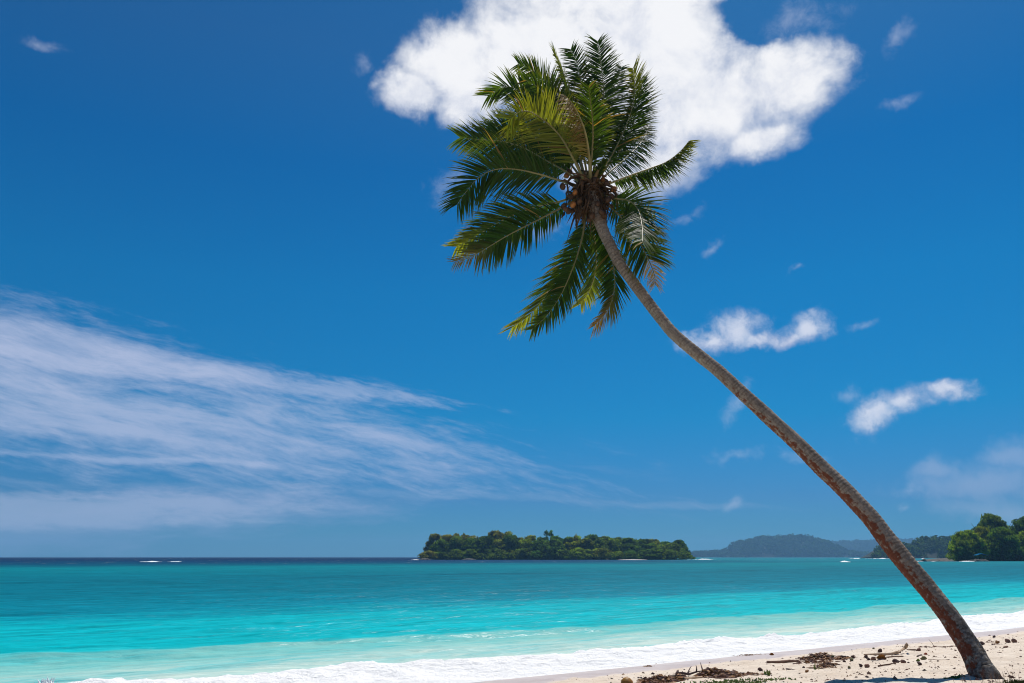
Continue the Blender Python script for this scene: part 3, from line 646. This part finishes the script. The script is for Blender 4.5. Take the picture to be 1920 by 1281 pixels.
# each frond: rachis in picture space, sign and size of its reach in depth, leaflet length, twist, colours root/mid/tip, share
FR = [
 dict(p=[(1108,345),(1116,300),(1124,242),(1132,180),(1127,125),(1120,76)], dz=1.2, ll=.86, tw=.0, tip=G1),
 dict(p=[(1106,345),(1104,300),(1098,230),(1091,165),(1082,120),(1070,92)], dz=1.6, ll=.82, tw=.05, tip=G1),
 dict(p=[(1104,345),(1092,280),(1078,210),(1060,150),(1040,96)], dz=.4, ll=.60, tw=.9, tip=GY, mid=G2),
 dict(p=[(1102,345),(1080,285),(1056,215),(1028,160),(998,132),(972,120)], dz=2.6, ll=.75, tw=.2, tip=G2),
 dict(p=[(1098,345),(1072,292),(1046,250),(1006,216),(978,209),(955,224)], dz=-2.4, ll=1.0, tw=.25, tip=GY, mid=(.13, .15, .028)),
 dict(p=[(1098,345),(1066,270),(1032,205),(990,180),(953,163),(914,180)], dz=2.0, ll=.82, tw=.15, tip=G2),
 dict(p=[(1096,350),(1059,321),(1019,298),(979,276),(940,265),(900,262),(862,258)], dz=1.2, ll=.88, tw=.1, tip=G2),
 dict(p=[(1094,352),(1054,340),(1011,327),(969,318),(930,318),(898,333),(870,365),(857,384)], dz=-1.0, ll=.92, tw=.05, tip=G1),
 dict(p=[(1094,360),(1054,377),(1006,388),(966,402),(926,422),(886,447),(856,463)], dz=1.8, ll=.74, tw=.1, tip=GY),
 dict(p=[(1094,365),(1054,389),(1006,414),(953,441),(913,465),(880,483),(850,494)], dz=-1.5, ll=.70, tw=-.1, tip=BR, dead=.82),
 dict(p=[(1100,375),(1091,425),(1078,460),(1057,503),(1030,545),(998,586),(960,614)], dz=1.5, ll=.72, tw=.45, tip=GY),
 dict(p=[(1102,375),(1094,433),(1085,470),(1071,510),(1050,556),(1025,592),(997,618)], dz=-.8, ll=.58, tw=.2, tip=G2),
 dict(p=[(1108,375),(1124,425),(1141,465),(1150,500),(1152,540),(1140,580),(1114,611)], dz=-.8, ll=.62, tw=.45, tip=BR),
 dict(p=[(1106,375),(1112,430),(1118,480),(1114,520),(1102,550),(1088,570)], dz=2.4, ll=.62, tw=.3, tip=GY),
 dict(p=[(1116,368),(1155,398),(1190,438),(1213,481),(1226,512),(1229,535)], dz=-1.8, ll=.72, tw=.0, tip=PK, dead=.72),
 dict(p=[(1116,362),(1152,372),(1178,376),(1196,393),(1204,425),(1205,455)], dz=-3.0, ll=.78, tw=.2, tip=G2),
 dict(p=[(1114,362),(1145,375),(1172,385),(1195,384),(1214,392),(1228,402)], dz=3.0, ll=.60, tw=.5, tip=GY),
 dict(p=[(1114,355),(1139,346),(1179,330),(1218,316),(1250,303),(1275,284),(1293,263)], dz=1.6, ll=.66, tw=.95, tip=GY, fold=1),
 dict(p=[(1112,348),(1127,322),(1149,288),(1172,240),(1187,195),(1190,158),(1186,128)], dz=.9, ll=.80, tw=.6, tip=GY),
 dict(p=[(1113,348),(1140,310),(1176,262),(1192,215),(1202,175),(1203,145)], dz=2.6, ll=.62, tw=.3, tip=G1),
 dict(p=[(1108,345),(1104,290),(1096,245),(1082,210),(1068,188),(1055,176)], dz=-3.0, ll=.80, tw=.8, tip=BR, dead=.35, mid=(.24, .19, .06), fold=1),
 dict(p=[(1098,348),(1068,305),(1030,270),(985,248),(945,242),(905,248)], dz=3.0, ll=.85, tw=.1, tip=GD),
 dict(p=[(1100,345),(1085,290),(1062,240),(1035,195),(1010,165),(985,150)], dz=.6, ll=.80, tw=.4, tip=G2),
 dict(p=[(1110,345),(1120,285),(1138,230),(1152,185),(1160,150),(1165,125)], dz=3.2, ll=.70, tw=.1, tip=G1),
 dict(p=[(1096,350),(1060,312),(1020,290),(985,300),(955,312),(930,300)], dz=3.4, ll=.70, tw=.2, tip=GD),
 dict(p=[(1104,345),(1110,290),(1112,240),(1108,195),(1104,160)], dz=-2.2, ll=.62, tw=.2, tip=G2),
 dict(p=[(1112,352),(1140,325),(1170,300),(1195,275),(1210,255),(1216,235)], dz=3.4, ll=.68, tw=.0, tip=GD),
 dict(p=[(1110,348),(1118,330),(1128,312),(1134,300)], dz=-.2, ll=.16, tw=.2, tip=G2, L=.75, thin=1),
]
def build_frond(root, O, spec, seed, base):
    rs = np.random.RandomState(seed); pts = spec['p']; Lt = spec.get('L', 4.3); sg = spec['dz']; n0 = len(pts)
    cam0 = Vector((0, 0, CAMH)); arc = [0]
    for i in range(1, n0): arc.append(arc[-1]+math.dist(pts[i], pts[i-1]))
    def make(D):
        out = []
        for i, (px, py) in enumerate(pts):
            u = arc[i]/arc[-1]; out.append(at_y(px, py, base.y+D*(u-.12*math.sin(math.pi*u))))
        out[0] = out[0]*.3+base*.7 if i < 0 else out[0]; return out
    C = make(sg*.8)
    n = 60; P = catmull(C, n); L = np.cumsum([0]+[(P[i+1]-P[i]).length for i in range(n)]); LT = L[-1]
    def at(u):
        l = u*LT; i = min(int(np.searchsorted(L, l)), n); i = max(i, 1); f = (l-L[i-1])/max(1e-6, L[i]-L[i-1]); return P[i-1].lerp(P[i], f), (P[i]-P[i-1]).normalized()
    V0 = (base-cam0).normalized(); O = Vector(O)
    thin = spec.get('thin'); Rr = [.036*(1-i/n)**1.4*(.4 if thin else 1)+.0055 for i in range(n+1)]
    V, Q = tube([p-O for p in P], Rr, 6, flat=.7)
    col = np.tile(np.array((.17, .155, .055)), (len(V), 1)); fr = link('frond', quads('frond', V, Q, RACHIS, True), root)
    parts_v, parts_q, parts_c = [], [], []; o = 0
    Nl = 30 if thin else int(LT/.037); mid = np.array(spec.get('mid', G1)); tip = np.array(spec['tip']); dead = spec.get('dead', 2)
    side_prev = None
    th = math.radians(spec['tw']*90)
    for k in range(Nl*2):
        sd = 1 if k % 2 else -1; u = .17+.83*((k//2)+rs.uniform(-.25, .25))/Nl; u = min(.995, max(.15, u)); 
        if thin: u = min(.995, .3+.7*(k//2)/Nl)
        p, t = at(u); s0 = t.cross(V0).normalized(); nn = s0.cross(t).normalized()
        side = (s0*math.cos(th)+nn*math.sin(th)).normalized(); nrm = side.cross(t).normalized()
        if nrm.z < 0: nrm = -nrm
        e = (u-.17)/.83; prof = min(1, .45+e*2.2)*(1-.50*max(0, e-.5)/.5); ln = spec['ll']*1.06*prof*rs.uniform(.86, 1.1)
        if u > dead: ln *= .72
        if rs.rand() < .03: continue
        al = math.radians(60-28*e+rs.normal()*4); droop = math.radians((60 if spec.get('fold') else 10)+rs.normal()*7)
        if spec.get('fold') and sd < 0 and spec['tw'] > .9: droop = math.radians(70)
        d = t*math.cos(al)+(side*sd*math.cos(droop)-nrm*math.sin(droop))*math.sin(al); d.normalize()
        sagk = rs.uniform(.10, .34)*(1.6 if u > dead else 1)
        wd = .0175*(.7+.5*prof)*rs.uniform(.85, 1.15)*(.5 if u > dead else 1); q = p.copy(); dd = d.copy(); ax = None; vs = []
        tw0 = rs.normal()*.25; ns = 5
        wp = [.45, 1, .95, .7, .42, .06]
        for j in range(ns+1):
            wv = dd.cross(nrm); wv = wv.normalized() if wv.length > 1e-4 else side; nl = wv.cross(dd).normalized()
            wv = (wv*math.cos(tw0)+nl*math.sin(tw0)); h = wd*wp[j]; fold = nl*(-h*.45)
            vs += [q-wv*h+fold-O, q-O, q+wv*h+fold-O]; q = q+dd*(ln/ns); dd = (dd+Vector((0, 0, -1))*sagk*(1/ns)*(1+j*.5)).normalized()
        parts_v += [tuple(v) for v in vs]
        for j in range(ns):
            a = o+j*3; parts_q += [[a, a+1, a+4, a+3], [a+1, a+2, a+5, a+4]]
        cbase = mid*(1-smooth01(e, .55, 1.0))+tip*smooth01(e, .55, 1.0); cbase = cbase*rs.uniform(.75, 1.3)
        if u > dead: cbase = np.array(PK if spec['tip'] is PK else BR)*rs.uniform(.7, 1.2)
        elif rs.rand() < .02: cbase = np.array(BR)*rs.uniform(.6, 1.1)
        ytip = np.array((.17, .15, .035))
        for j in range(ns+1):
            f = max(0, j-3)/2*.5; c = cbase*(1-f)+ytip*f if u <= dead else cbase
            parts_c += [c]*3
        o += (ns+1)*3
    me = quads('leaflets', parts_v, parts_q, PALM, True, col=np.array(parts_c)); lf = link('leaflets', me, fr); lf['kind'] = 'stuff'
    return fr
def nut_mesh(name, r, mat, seed, ln=1.22):
    iv, iq = ico(); rs = np.random.RandomState(seed); k = 1+.05*rs.normal(size=(len(iv), 1)); V = iv*r*k*np.array([1, 1, ln]); rad = np.linalg.norm(iv[:, :2], axis=1)
    a = np.arctan2(iv[:, 1], iv[:, 0]); V[:, :2] *= (1+.06*np.cos(3*a))[:, None]
    return quads(name, V, np.concatenate([iq], 1), mat, True)
def build_palm():
    foot = at_y(1846, 1268, Y0); O = Vector((foot.x, foot.y, foot.z)); root = empty('coconut_palm', O)
    tag(root, 'tall coconut palm leaning out over the beach, red lichen on its trunk', 'palm tree')
    P = build_trunk(root, O); top = P[-1]
    for i, s in enumerate(FR): 
        fr = build_frond(root, O, s, 300+i, top)
        if i == 20: fr['label'] = 'withered yellow-brown frond folded down in the middle of the crown'
        if i == 14: fr['label'] = 'drooping frond with a dead pinkish tip beside the trunk'
        if i == 9: fr['label'] = 'long frond whose tip has lost its green leaflets'
    # fibre sheaths and bract stubs round the growing point
    rs = np.random.RandomState(8); parts = []
    for k in range(340):
        px, py = 1107+rs.normal()*14, 359+rs.normal()*14; a = at_y(px, py, top.y+rs.normal()*.12); g = rs.uniform(0, 6.28)
        e = a+Vector((math.cos(g)*rs.uniform(.1, .45), rs.normal()*.2, math.sin(g)*.25-rs.uniform(.05, .6)))
        m_ = (a+e)/2+Vector((rs.normal()*.05, 0, .1)); w0 = rs.uniform(.015, .06)
        V, Q = tube([a-O, m_-O, e-O], [w0*1.2, w0, .004], 5, flat=.4); parts.append((V, Q, (1, 1, 1)))
    for k in range(150):      # hanging strings of old flower stalks
        a = at_y(1108+rs.normal()*20, 372+rs.normal()*14, top.y+rs.normal()*.25); e = a+Vector((rs.normal()*.12, rs.normal()*.1, -rs.uniform(.15, .6)))
        V, Q = tube([a-O, (a+e)/2-O+Vector((rs.normal()*.04, 0, 0)), e-O], [.007, .006, .003], 4); parts.append((V, Q, (1, 1, 1)))
    V, Q, C = merge(parts); f = link('fibre_sheath', quads('fibre_sheath', V, Q, FIBRE), root); f['kind'] = 'stuff'
    # thick leaf bases
    for k in range(13):
        g = math.radians(-200+k*30); a = at_y(1109, 356, top.y+.05); e = a+Vector((math.cos(g)*.42, (-1)**k*.18, math.sin(g)*.36+.05))
        V, Q = tube([a-O, (a+e)/2-O+Vector((0, 0, .04)), e-O], [.085, .06, .03], 8, flat=.6); link('leaf_base', quads('leaf_base', V, Q, simple_base), root)
    # old grey bracts hanging beside the trunk
    for (x0, y0, x1, y1, w_) in ((1098,366,1094,396,.05),(1092,372,1081,430,.045),(1126,372,1138,418,.04),(1146,352,1160,386,.035),(1058,398,1050,410,.03),(1100,330,1060,323,.035),(1130,350,1168,362,.03)):
        a, e = at_y(x0, y0, top.y-.35), at_y(x1, y1, top.y-.45); V, Q = tube([a-O, a.lerp(e, .45)-O+Vector((.03, 0, 0)), e-O], [w_*.7, w_, .006], 8, flat=.35); link('spent_bract', quads('spent_bract', V, Q, FIBRE), root)
    nm = [nut_mesh('coconut', .068, NUT, i) for i in range(3)]; nd = nut_mesh('coconut', .066, simple('unripe_nut', (.085, .045, .02), (.05, .025, .014), 6, .6, .01), 9)
    for i, (px, py, dy, k) in enumerate(((1078,361,-.45,0),(1070,369,-.4,3),(1074,384,-.5,1),(1060,392,-.45,3),(1066,396,-.3,3),(1057,386,-.3,3),(1055,350,-.3,3),(1151,355,-.35,1),(1147,368,-.45,3),(1140,374,-.5,3),(1162,371,-.25,3),
                                        (1137,343,-.3,3),(1130,338,.1,1),(1062,330,.1,0),(1068,322,.2,3),(1104,412,-.3,3),(1110,405,-.42,3),(1128,398,-.5,3),(1133,405,-.35,3),(1086,378,-.45,3),(1120,382,-.5,3),(1073,395,-.2,3))):
        o = link('coconut', (nm[k] if k < 3 else nd), root); o.location = at_y(px, py, top.y+dy)-O; o.rotation_euler = (rs.normal()*.5, rs.normal()*.5, rs.uniform(0, 6)); s = rs.uniform(.82, 1.08); o.scale = (s, s, s)
simple_base = simple('leaf_base_skin', (.13, .10, .03), (.20, .12, .045), 6, .6, .006)
build_palm()

# ------------------------------------------------------------------ things lying on the sand
def husk(px, py, wpx, kind, label, group='coconut husks scattered on the sand', seed=0):
    q = on_sand(px, py); d = (q-Vector((0, 0, CAMH))).length; r = wpx*.82*d/1550./2; rs = np.random.RandomState(int(px)+seed); iv, iq = ico()
    V = iv*(1+.16*rs.normal(size=(len(iv), 1)))*np.array([r*1.2, r, r*.85]); V[:, 2] = np.where(V[:, 0] > r*.55, V[:, 2]*.5, V[:, 2])
    mat = {'h': HUSK, 'd': HUSKD, 'l': LEAFBR, 'g': simple('weathered_husk', (.13, .12, .06), (.22, .19, .10), 20, .95, .01) if kind == 'g' else None}[kind]
    o = link('coconut_husk', quads('coconut_husk', V, iq, mat, True), loc=(q.x, q.y, q.z+r*.62)); o.rotation_euler = (rs.normal()*.4, rs.normal()*.4, rs.uniform(0, 6)); tag(o, label, 'husk', group)
for a in [
 (1650,1223,8,'d','dark husk on the upper sand, left of the pale curved frond stalk'), (1686,1224,6,'h','small brown husk touching the pale curved frond stalk'),
 (1722,1221,8,'h','brown husk at the right end of the thin stick'), (1680,1244,11,'d','largest dark pointed husk, middle of the scattered husks'),
 (1694,1245,11,'h','broad brown half husk just right of the large dark pointed one'), (1703,1245,5,'d','small dark husk stub right of the broad brown half husk'),
 (1724,1247,8,'d','dark crumbling husk below the yellowish cone-shaped husk'), (1732,1238,10,'g','yellowish cone-shaped husk lying right of the other husks'),
 (1624,1233,7,'d','dark upright husk touching the left neighbour of the big dry leaf'), (1628,1238,7,'d','black husk at the foot of the dark upright husk'),
 (1638,1238,9,'h','rough brown husk just left of the big dry leaf'), (1599,1234,7,'d','dark round husk alone above the greenish one'),
 (1597,1239,8,'g','greenish grey husk below the dark round husk'), (1561,1234,8,'g','grey-green husk at the right end of the leaf pile'),
 (1554,1234,7,'d','dark husk leaning on the right end of the leaf pile'), (1507,1254,6,'d','small dark purple husk below the leaf pile'),
 (1513,1261,7,'l','small rust-red husk in the foreground below the purple one'), (1614,1250,7,'d','square dark husk left of the round brown husk'),
 (1626,1252,10,'h','large round brown husk nearest the foreground in the middle'), (1592,1253,6,'g','small grey-green husk left of the square dark one'),
 (1583,1242,6,'d','little dark husk between the leaf pile and the square husk'), (1426,1258,9,'d','round black husk alone on the sand right of the twig pile'),
 (1890,1205,9,'h','left one of two reddish husks right of the palm trunk'), (1902,1205,9,'h','right one of two reddish husks right of the palm trunk'),
 (1842,1209,8,'d','black husk right beside the palm trunk'), (1870.6,1206,7,'l','small red husk between the trunk and the pair of husks'),
 (1864,1195,5,'d','tiny dark husk highest on the sand right of the trunk'), (1500,1244,8,'h','brown husk at the right end of the long brown stick'),
 (1507,1237,8,'l','reddish husk at the left end of the leaf pile'), (1202,1272,4,'d','tiny dark husk on the wet sand near the yellow-brown coconut'),
 (1638,1217,4,'g','tiny husk on the sand edge above the dark husks')]: husk(*a)
q = on_sand(1175, 1293); o = link('fallen_coconut', nut_mesh('fallen_coconut', .098, simple('yellow_brown_nut', (.36, .17, .02), (.22, .10, .02), 6, .55, .008), 4, 1.1), loc=(q.x, q.y, q.z+.07)); tag(o, 'smooth yellow-brown coconut lying at the lower edge of the sand', 'coconut')
def stick(pts, r, mat, label, name='driftwood_stick', sides=7, cat='stick', lift=0, group=None, flat=1):
    G = [on_sand(*p[:2]) + Vector((0, 0, (p[2] if len(p) > 2 else 0)+r*.5+lift)) for p in pts]; O = G[0].copy(); n = max(8, len(pts)*4); P = catmull([g-O for g in G], n)
    random.seed(int(pts[0][0])); R = [r*(.55+.45*math.sin(math.pi*min(1, (i+1)/(n*.55+1))*.5)*(1-.55*i/n)) for i in range(n+1)]
    V, Q = tube(P, R, sides, jitter=.25, flat=flat); o = link(name, quads(name, V, Q, mat), loc=O); return tag(o, label, cat, group)
stick([(1438,1243.5),(1460,1243.5),(1480,1242),(1497,1242)], .038, WOOD, 'long straight brown stick leading into the leaf pile', group='sticks on the sand')
stick([(1703,1219.5),(1718,1219.5)], .018, WOOD, 'thin straight stick between pale frond stalk and brown husk', group='sticks on the sand')
stick([(1662,1233),(1680,1231.5),(1694,1231.5)], .014, WOOD, 'thin twig right of the big dry leaf', group='sticks on the sand')
stick([(1282,1275),(1300,1274),(1317,1272.5)], .030, PALE, 'pale grey log lying in front of the forked driftwood', group='sticks on the sand')
stick([(1646,1250),(1662,1248),(1680,1246)], .018, WOOD, 'crooked brown twig left of the large dark husk', group='sticks on the sand')
stick([(1720,1232),(1728,1229.5)], .022, HUSKD, 'short dark stick above the yellowish husk', group='sticks on the sand')
stick([(1882,1215),(1889,1213.5)], .022, WOOD, 'short brown stick below the pair of husks right of the trunk', group='sticks on the sand')
stick([(1512,1254),(1522,1253.5),(1530,1253)], .018, PALE, 'pale stick beside the purple husk', group='sticks on the sand')
stick([(1474,1255),(1488,1257)], .015, HUSKD, 'short dark twig left of the purple husk', group='sticks on the sand')
stick([(1741,1238),(1760,1238.5),(1780,1237.5)], .010, WOOD, 'very thin root-like twig running toward the palm trunk', group='sticks on the sand')
stick([(1745,1202,.0),(1751,1213,.0)], .008, WOOD, 'thin bare twig sticking up at the edge of the wet sand', group='sticks on the sand') if False else None
q = on_sand(1752, 1214); V, Q = tube([(0, 0, 0), (-.03, .02, .09), (-.09, .03, .17)], [.007, .005, .003], 5); tag(link('bare_twig', quads('bare_twig', V, Q, WOOD), loc=q), 'thin bare twig sticking up out of the sand left of the trunk', 'twig')
# pale curved frond stalk
st = empty('fallen_frond_stalk', on_sand(1690, 1225)); tag(st, 'pale curved frond stalk with broad upturned end lying on the sand', 'frond stalk')
def rel(pts, o): return [on_sand(x, y)+Vector((0, 0, z))-o for x, y, z in pts]
V, Q = tube(catmull(rel([(1620,1228,.01),(1645,1228.5,.02),(1668,1228.5,.02),(1684,1227,.04)], st.location), 16), [.012+.0012*i for i in range(17)], 7); link('stalk', quads('stalk', V, Q, PALE), st)
V, Q = tube(catmull(rel([(1682,1227,.03),(1690,1226,.06),(1698,1224.5,.10),(1703,1224,.16)], st.location), 12), [.018+.0028*min(i, 8) for i in range(13)], 9, flat=.45); link('broad_end', quads('broad_end', V, Q, PALE), st)
# forked driftwood
fk = empty('forked_driftwood', on_sand(1295, 1268)); tag(fk, 'dark branch of driftwood with upturned prongs at the edge of the wet sand', 'driftwood'); fo = fk.location.copy()
for nm_, pp, r in (('branch', [(1269,1267,.02),(1280,1267,.04),(1292,1267.5,.03),(1306,1266,.05),(1322,1264,.06)], .026), ('prong', [(1290,1267.5,.04),(1293,1266,.09),(1297,1264,.13)], .013), ('prong', [(1306,1266,.05),(1307,1265,.11),(1305.5,1263,.14)], .013),
                   ('prong', [(1318,1264,.06),(1316,1263,.13),(1314.5,1262,.17)], .015), ('prong', [(1270,1267,.03),(1272,1266,.08)], .03)):
    G = rel(pp, fo); V, Q = tube(catmull(G, 12), [r*(1.1-.8*i/12) for i in range(13)], 7, jitter=.3); link(nm_, quads(nm_, V, Q, HUSKD), fk)
# big dry leaf
def dry_leaf(px, py, L, rz, mat, label, curl=.35, wd=.28):
    V = []; n, m = 12, 6
    for i in range(n+1):
        u = i/n; w_ = wd*L*math.sin(math.pi*u)**.7
        for j in range(m+1):
            v = j/m*2-1; V.append((L*(u-.5), v*w_, .02+L*.16*math.sin(math.pi*u)*(1.2)+curl*L*.5*v*v*math.sin(math.pi*u)*(-1 if v > 0 else .6)))
    q = on_sand(px, py); o = link('dry_leaf', quads('dry_leaf', V, grid_faces(m+1, n+1), mat), loc=(q.x, q.y, q.z)); o.rotation_euler = (-.5, .12, rz); return tag(o, label, 'leaf', 'dry leaves on the sand')
dry_leaf(1653, 1237, .20, -.15, LEAFBR, 'big curled golden-brown dry leaf between the husks')
dry_leaf(1736, 1229, .09, .1, simple('red_leaf', (.35, .05, .02), (.25, .05, .02), 20, .6, 0), 'small red leaf above the yellowish husk'); dry_leaf(1722, 1241, .09, .3, GREEN, 'small dark green leaf above the crumbling husk')
dry_leaf(1447, 1228, .12, .05, LEAFBR, 'thin reddish leaf at the foam edge on the wet sand')
# heaps of leaf litter
def litter(regions, label, seed, mats=(LEAFBR, HUSK, HUSKD), size=.045):
    rs = np.random.RandomState(seed); Vs, Qs, mi, o = [], [], [], 0; O = on_sand(regions[0][0], regions[0][1])
    for (px, py, sx, hz, n) in regions:
        c = on_sand(px, py); wx = sx*c.y/1547.
        for k in range(n):
            a, b = np.clip(rs.normal(), -2, 2), np.clip(rs.normal(), -2, 2); x = c.x+a*wx*.5; y = c.y+b*.13+a*wx*.12; e = math.exp(-(a*a+b*b)*.5)
            z = float(sand_z(x, y))+rs.rand()*hz*.72*e; s = size*rs.uniform(.5, 1.5)
            R = Matrix.Rotation(rs.uniform(0, 6.28), 3, 'Z')@Matrix.Rotation(rs.normal()*.6, 3, 'X'); 
            if rs.rand() < .35: q5 = [(-s*1.8, -.006, 0), (s*1.8, -.006, .01), (s*1.8, .006, 0), (-s*1.8, .006, 0), (0, 0, .016)]
            else: q5 = [(-s, 0, 0), (0, -s*.5, .3*s), (s, 0, .1*s), (0, s*.5, -.1*s), (0, 0, .45*s)]
            Vs += [tuple(R@Vector(v)+Vector((x, y, z))-O) for v in q5]; Qs += [[o, o+1, o+4], [o+1, o+2, o+4], [o+2, o+3, o+4], [o+3, o, o+4]]; mi += [rs.choice(len(mats), p=[.50, .40, .10])]*4; o += 5
    ob = link('leaf_litter', quads('leaf_litter', Vs, Qs, None, False, mats=list(mats), midx=mi), loc=O); tag(ob, label, 'leaf litter', kind='stuff')
litter([(1330,1268,22,.17,170),(1341,1266,16,.15,120),(1358,1267,22,.12,120),(1378,1268,18,.10,90),(1400,1265,30,.03,60),(1345,1272,40,.03,60)], 'tangled pile of dead leaves and twigs right of the forked driftwood', 1)
litter([(1515,1238,14,.10,80),(1528,1236,22,.15,170),(1542,1233,20,.15,150),(1552,1236,20,.05,60),(1577,1235,16,.08,70),(1530,1241,40,.03,70),(1590,1235,30,.02,30)], 'heap of reddish dead leaves at the end of the long stick', 2)
litter([(1216,1279,20,.08,90),(1236,1276,14,.12,90),(1250,1275,16,.08,70),(1271,1276,14,.14,110),(1228,1281,30,.05,70)], 'line of brown seaweed and leaves at the lower edge of the sand', 3)
litter([(1545,1249,18,.04,80),(1555,1247,14,.05,80),(1536,1252,10,.02,30)], 'dark crumbly strip of seaweed below the leaf heap', 4, size=.025)
litter([(1378,1227,26,.02,60),(1400,1228,30,.02,70),(1370,1224,20,.02,30),(1215,1249,12,.03,22),(1232,1243,10,.02,14)], 'scraps of brown weed stranded along the foam edge', 5, (LEAFBR, PALE, HUSK), size=.022)
litter([(1733,1214,10,.04,40),(1770,1213,30,.02,70),(1790,1212,16,.02,30),(1865,1209,14,.03,30),(1860,1205,6,.06,16)], 'line of small dead bits along the old tide mark beside the trunk', 6, (HUSK, PALE, WOOD), size=.022)
def scatter():
    rs = np.random.RandomState(21); Vs, Qs, mi, o = [], [], [], 0
    for k in range(9000):
        s_, v_ = rs.uniform(-8, 24), rs.uniform(1.5, 8.5); x, y = xy(s_, -v_); x, y = float(x), float(y)
        if rs.rand() > .25+.75*float(smooth01(v_, 1, 5)): continue
        if fbm(np.array(x*.8), np.array(y*.8), 5, 3) < -.05 and rs.rand() < .6: continue
        z = float(sand_z(x, y)); s = rs.choice([.011, .018, .028, .042], p=[.45, .32, .17, .06])*rs.uniform(.7, 1.3); g = rs.uniform(0, 6.28); c, sn = math.cos(g), math.sin(g); e = rs.uniform(.25, .8)
        for (a, b, h) in ((-1, 0, 0), (0, -e, 0), (1, 0, 0), (0, e, 0), (.1, 0, rs.uniform(.3, .8))): Vs.append((x+s*(a*c-b*sn), y+s*(a*sn+b*c), z+s*h))
        Qs += [[o, o+1, o+4], [o+1, o+2, o+4], [o+2, o+3, o+4], [o+3, o, o+4]]; mi += [rs.choice(4, p=[.3, .3, .25, .15])]*4; o += 5
    tag(link('beach_debris', quads('beach_debris', Vs, Qs, None, False, mats=[HUSK, WOOD, HUSKD, PALE], midx=mi)), 'small bits of bark and shell strewn over the dry sand', 'debris', kind='stuff')
scatter()
def tuft(cx, cy, spread, n, h, seed, mat=GREEN, wide=.006, lean=.5, squash=.35):
    rs = np.random.RandomState(seed); c = on_sand(cx, cy); parts = []; wx = spread*c.y/1547.
    for k in range(n):
        x, y = c.x+np.clip(rs.normal(), -2, 2)*wx*.5, c.y+np.clip(rs.normal(), -2, 2)*wx*squash*.5; z = float(sand_z(x, y))-.005; g = rs.uniform(0, 6.28); L = h*rs.uniform(.5, 1.2); le = lean*rs.rand()
        e = Vector((math.cos(g)*le, math.sin(g)*le, 1)).normalized()*L; sd = Vector((-math.sin(g), math.cos(g), 0))*wide*rs.uniform(.7, 1.4); b = Vector((x, y, z)); m_ = b+e*.55+Vector((0, 0, L*.08))
        V = [b-sd*.6, b+sd*.6, m_+sd, m_-sd, b+e+sd*.1, b+e-sd*.1]; parts.append((np.array([tuple(v-c) for v in V]), np.array([[0, 1, 2, 3], [3, 2, 4, 5]]), (1, 1, 1)))
    return merge(parts), c
for (cx, cy, sp, n, h, lb) in ((1372, 1281, 110, 900, .035, 'creeping green seedlings along the lower edge of the sand'), (1790, 1272, 18, 160, .03, 'small green weeds left of the palm foot')):
    (V, Q, C), c = tuft(cx, cy, sp, n, h, int(cx), wide=.011, lean=1.6); tag(link('ground_cover', quads('ground_cover', V, Q, GREEN, False), loc=c), lb, 'ground cover', kind='stuff')
(V, Q, C), c = tuft(1925, 1287, 44, 2600, .07, 77, wide=.005, lean=.9, squash=.6); tag(link('grass', quads('grass', V, Q, simple('mossy_grass', (.10, .12, .02), (.15, .13, .03), 20, .8, 0), False), loc=c), 'mossy tuft of short grass at the right of the palm foot', 'grass', kind='stuff')
(V, Q, C), c = tuft(1870, 1284, 90, 46, .19, 78, wide=.0028, lean=.7, squash=.3); tag(link('grass', quads('grass', V, Q, WOOD, False), loc=c), 'thin dry grass stems in front of the palm foot', 'grass', kind='stuff')
for i, (x, y, h, lb) in enumerate(((1437, 1265, .10, 'small upright green seedling right of the black husk'), (1531, 1256, .09, 'yellowish green seedling at the end of the dark seaweed strip'), (1442, 1268, .06, 'tiny green sprout just below the upright seedling'))):
    (V, Q, C), c = tuft(x, y, 5, 9, h, 90+i, wide=.012, lean=1.0); tag(link('seedling', quads('seedling', V, Q, GREEN, False), loc=c), lb, 'seedling')
# spray thrown up by the shore break
def spray(px, py, wpx, h, seed, label):
    rs = np.random.RandomState(seed); c = on_z(px, py+6, .05); parts = []; wx = wpx*c.y/1547.; iv, iq = ico()
    for k in range(46):      # ragged fingers of thrown water
        a = rs.normal()*.42; L = h*rs.uniform(.25, 1)*(1.1-abs(a)*.5); ln = rs.normal()*.5; b = Vector((a*wx, rs.normal()*.1, -.02))
        V, Q = tube(catmull([b, b+Vector((ln*L*.3, 0, L*.6)), b+Vector((ln*L*.8, rs.normal()*.02, L))], 5), [.05, .035, .022, .012, .008, .003], 6, jitter=.6, cap=False); parts.append((V, Q, (1, 1, 1)))
    V, Q, C = merge(parts); tag(link('spray', quads('spray', V, Q, FOAM), loc=c), label, 'spray', kind='stuff')
spray(82, 1281, 18, .16, 1, 'small white splash at the lower left edge of the sea'); spray(176, 1281, 34, .15, 2, 'wider white splash right of the small splash')

# ------------------------------------------------------------------ air
def build_haze():
    x, y, z0, z1 = 8600, 8600, -3.5, 178; V = [(sx*x, sy*y, z) for z in (z0, z1) for sx, sy in ((-1, -1), (1, -1), (1, 1), (-1, 1))]
    Q = [[3, 2, 1, 0], [4, 5, 6, 7], [0, 1, 5, 4], [1, 2, 6, 5], [2, 3, 7, 6], [3, 0, 4, 7]]
    m = bpy.data.materials.new('air'); m.use_nodes = True; t = m.node_tree; t.nodes.clear(); o = t.nodes.new('ShaderNodeOutputMaterial'); v = t.nodes.new('ShaderNodeVolumePrincipled')
    v.inputs['Color'].default_value = (.29, .63, 1, 1); v.inputs['Density'].default_value = HAZE; v.inputs['Anisotropy'].default_value = .1
    t.links.new(v.outputs[0], o.inputs['Volume']); tag(link('haze', quads('haze', V, Q, m, False)), kind='stuff')
if HAZE: build_haze()
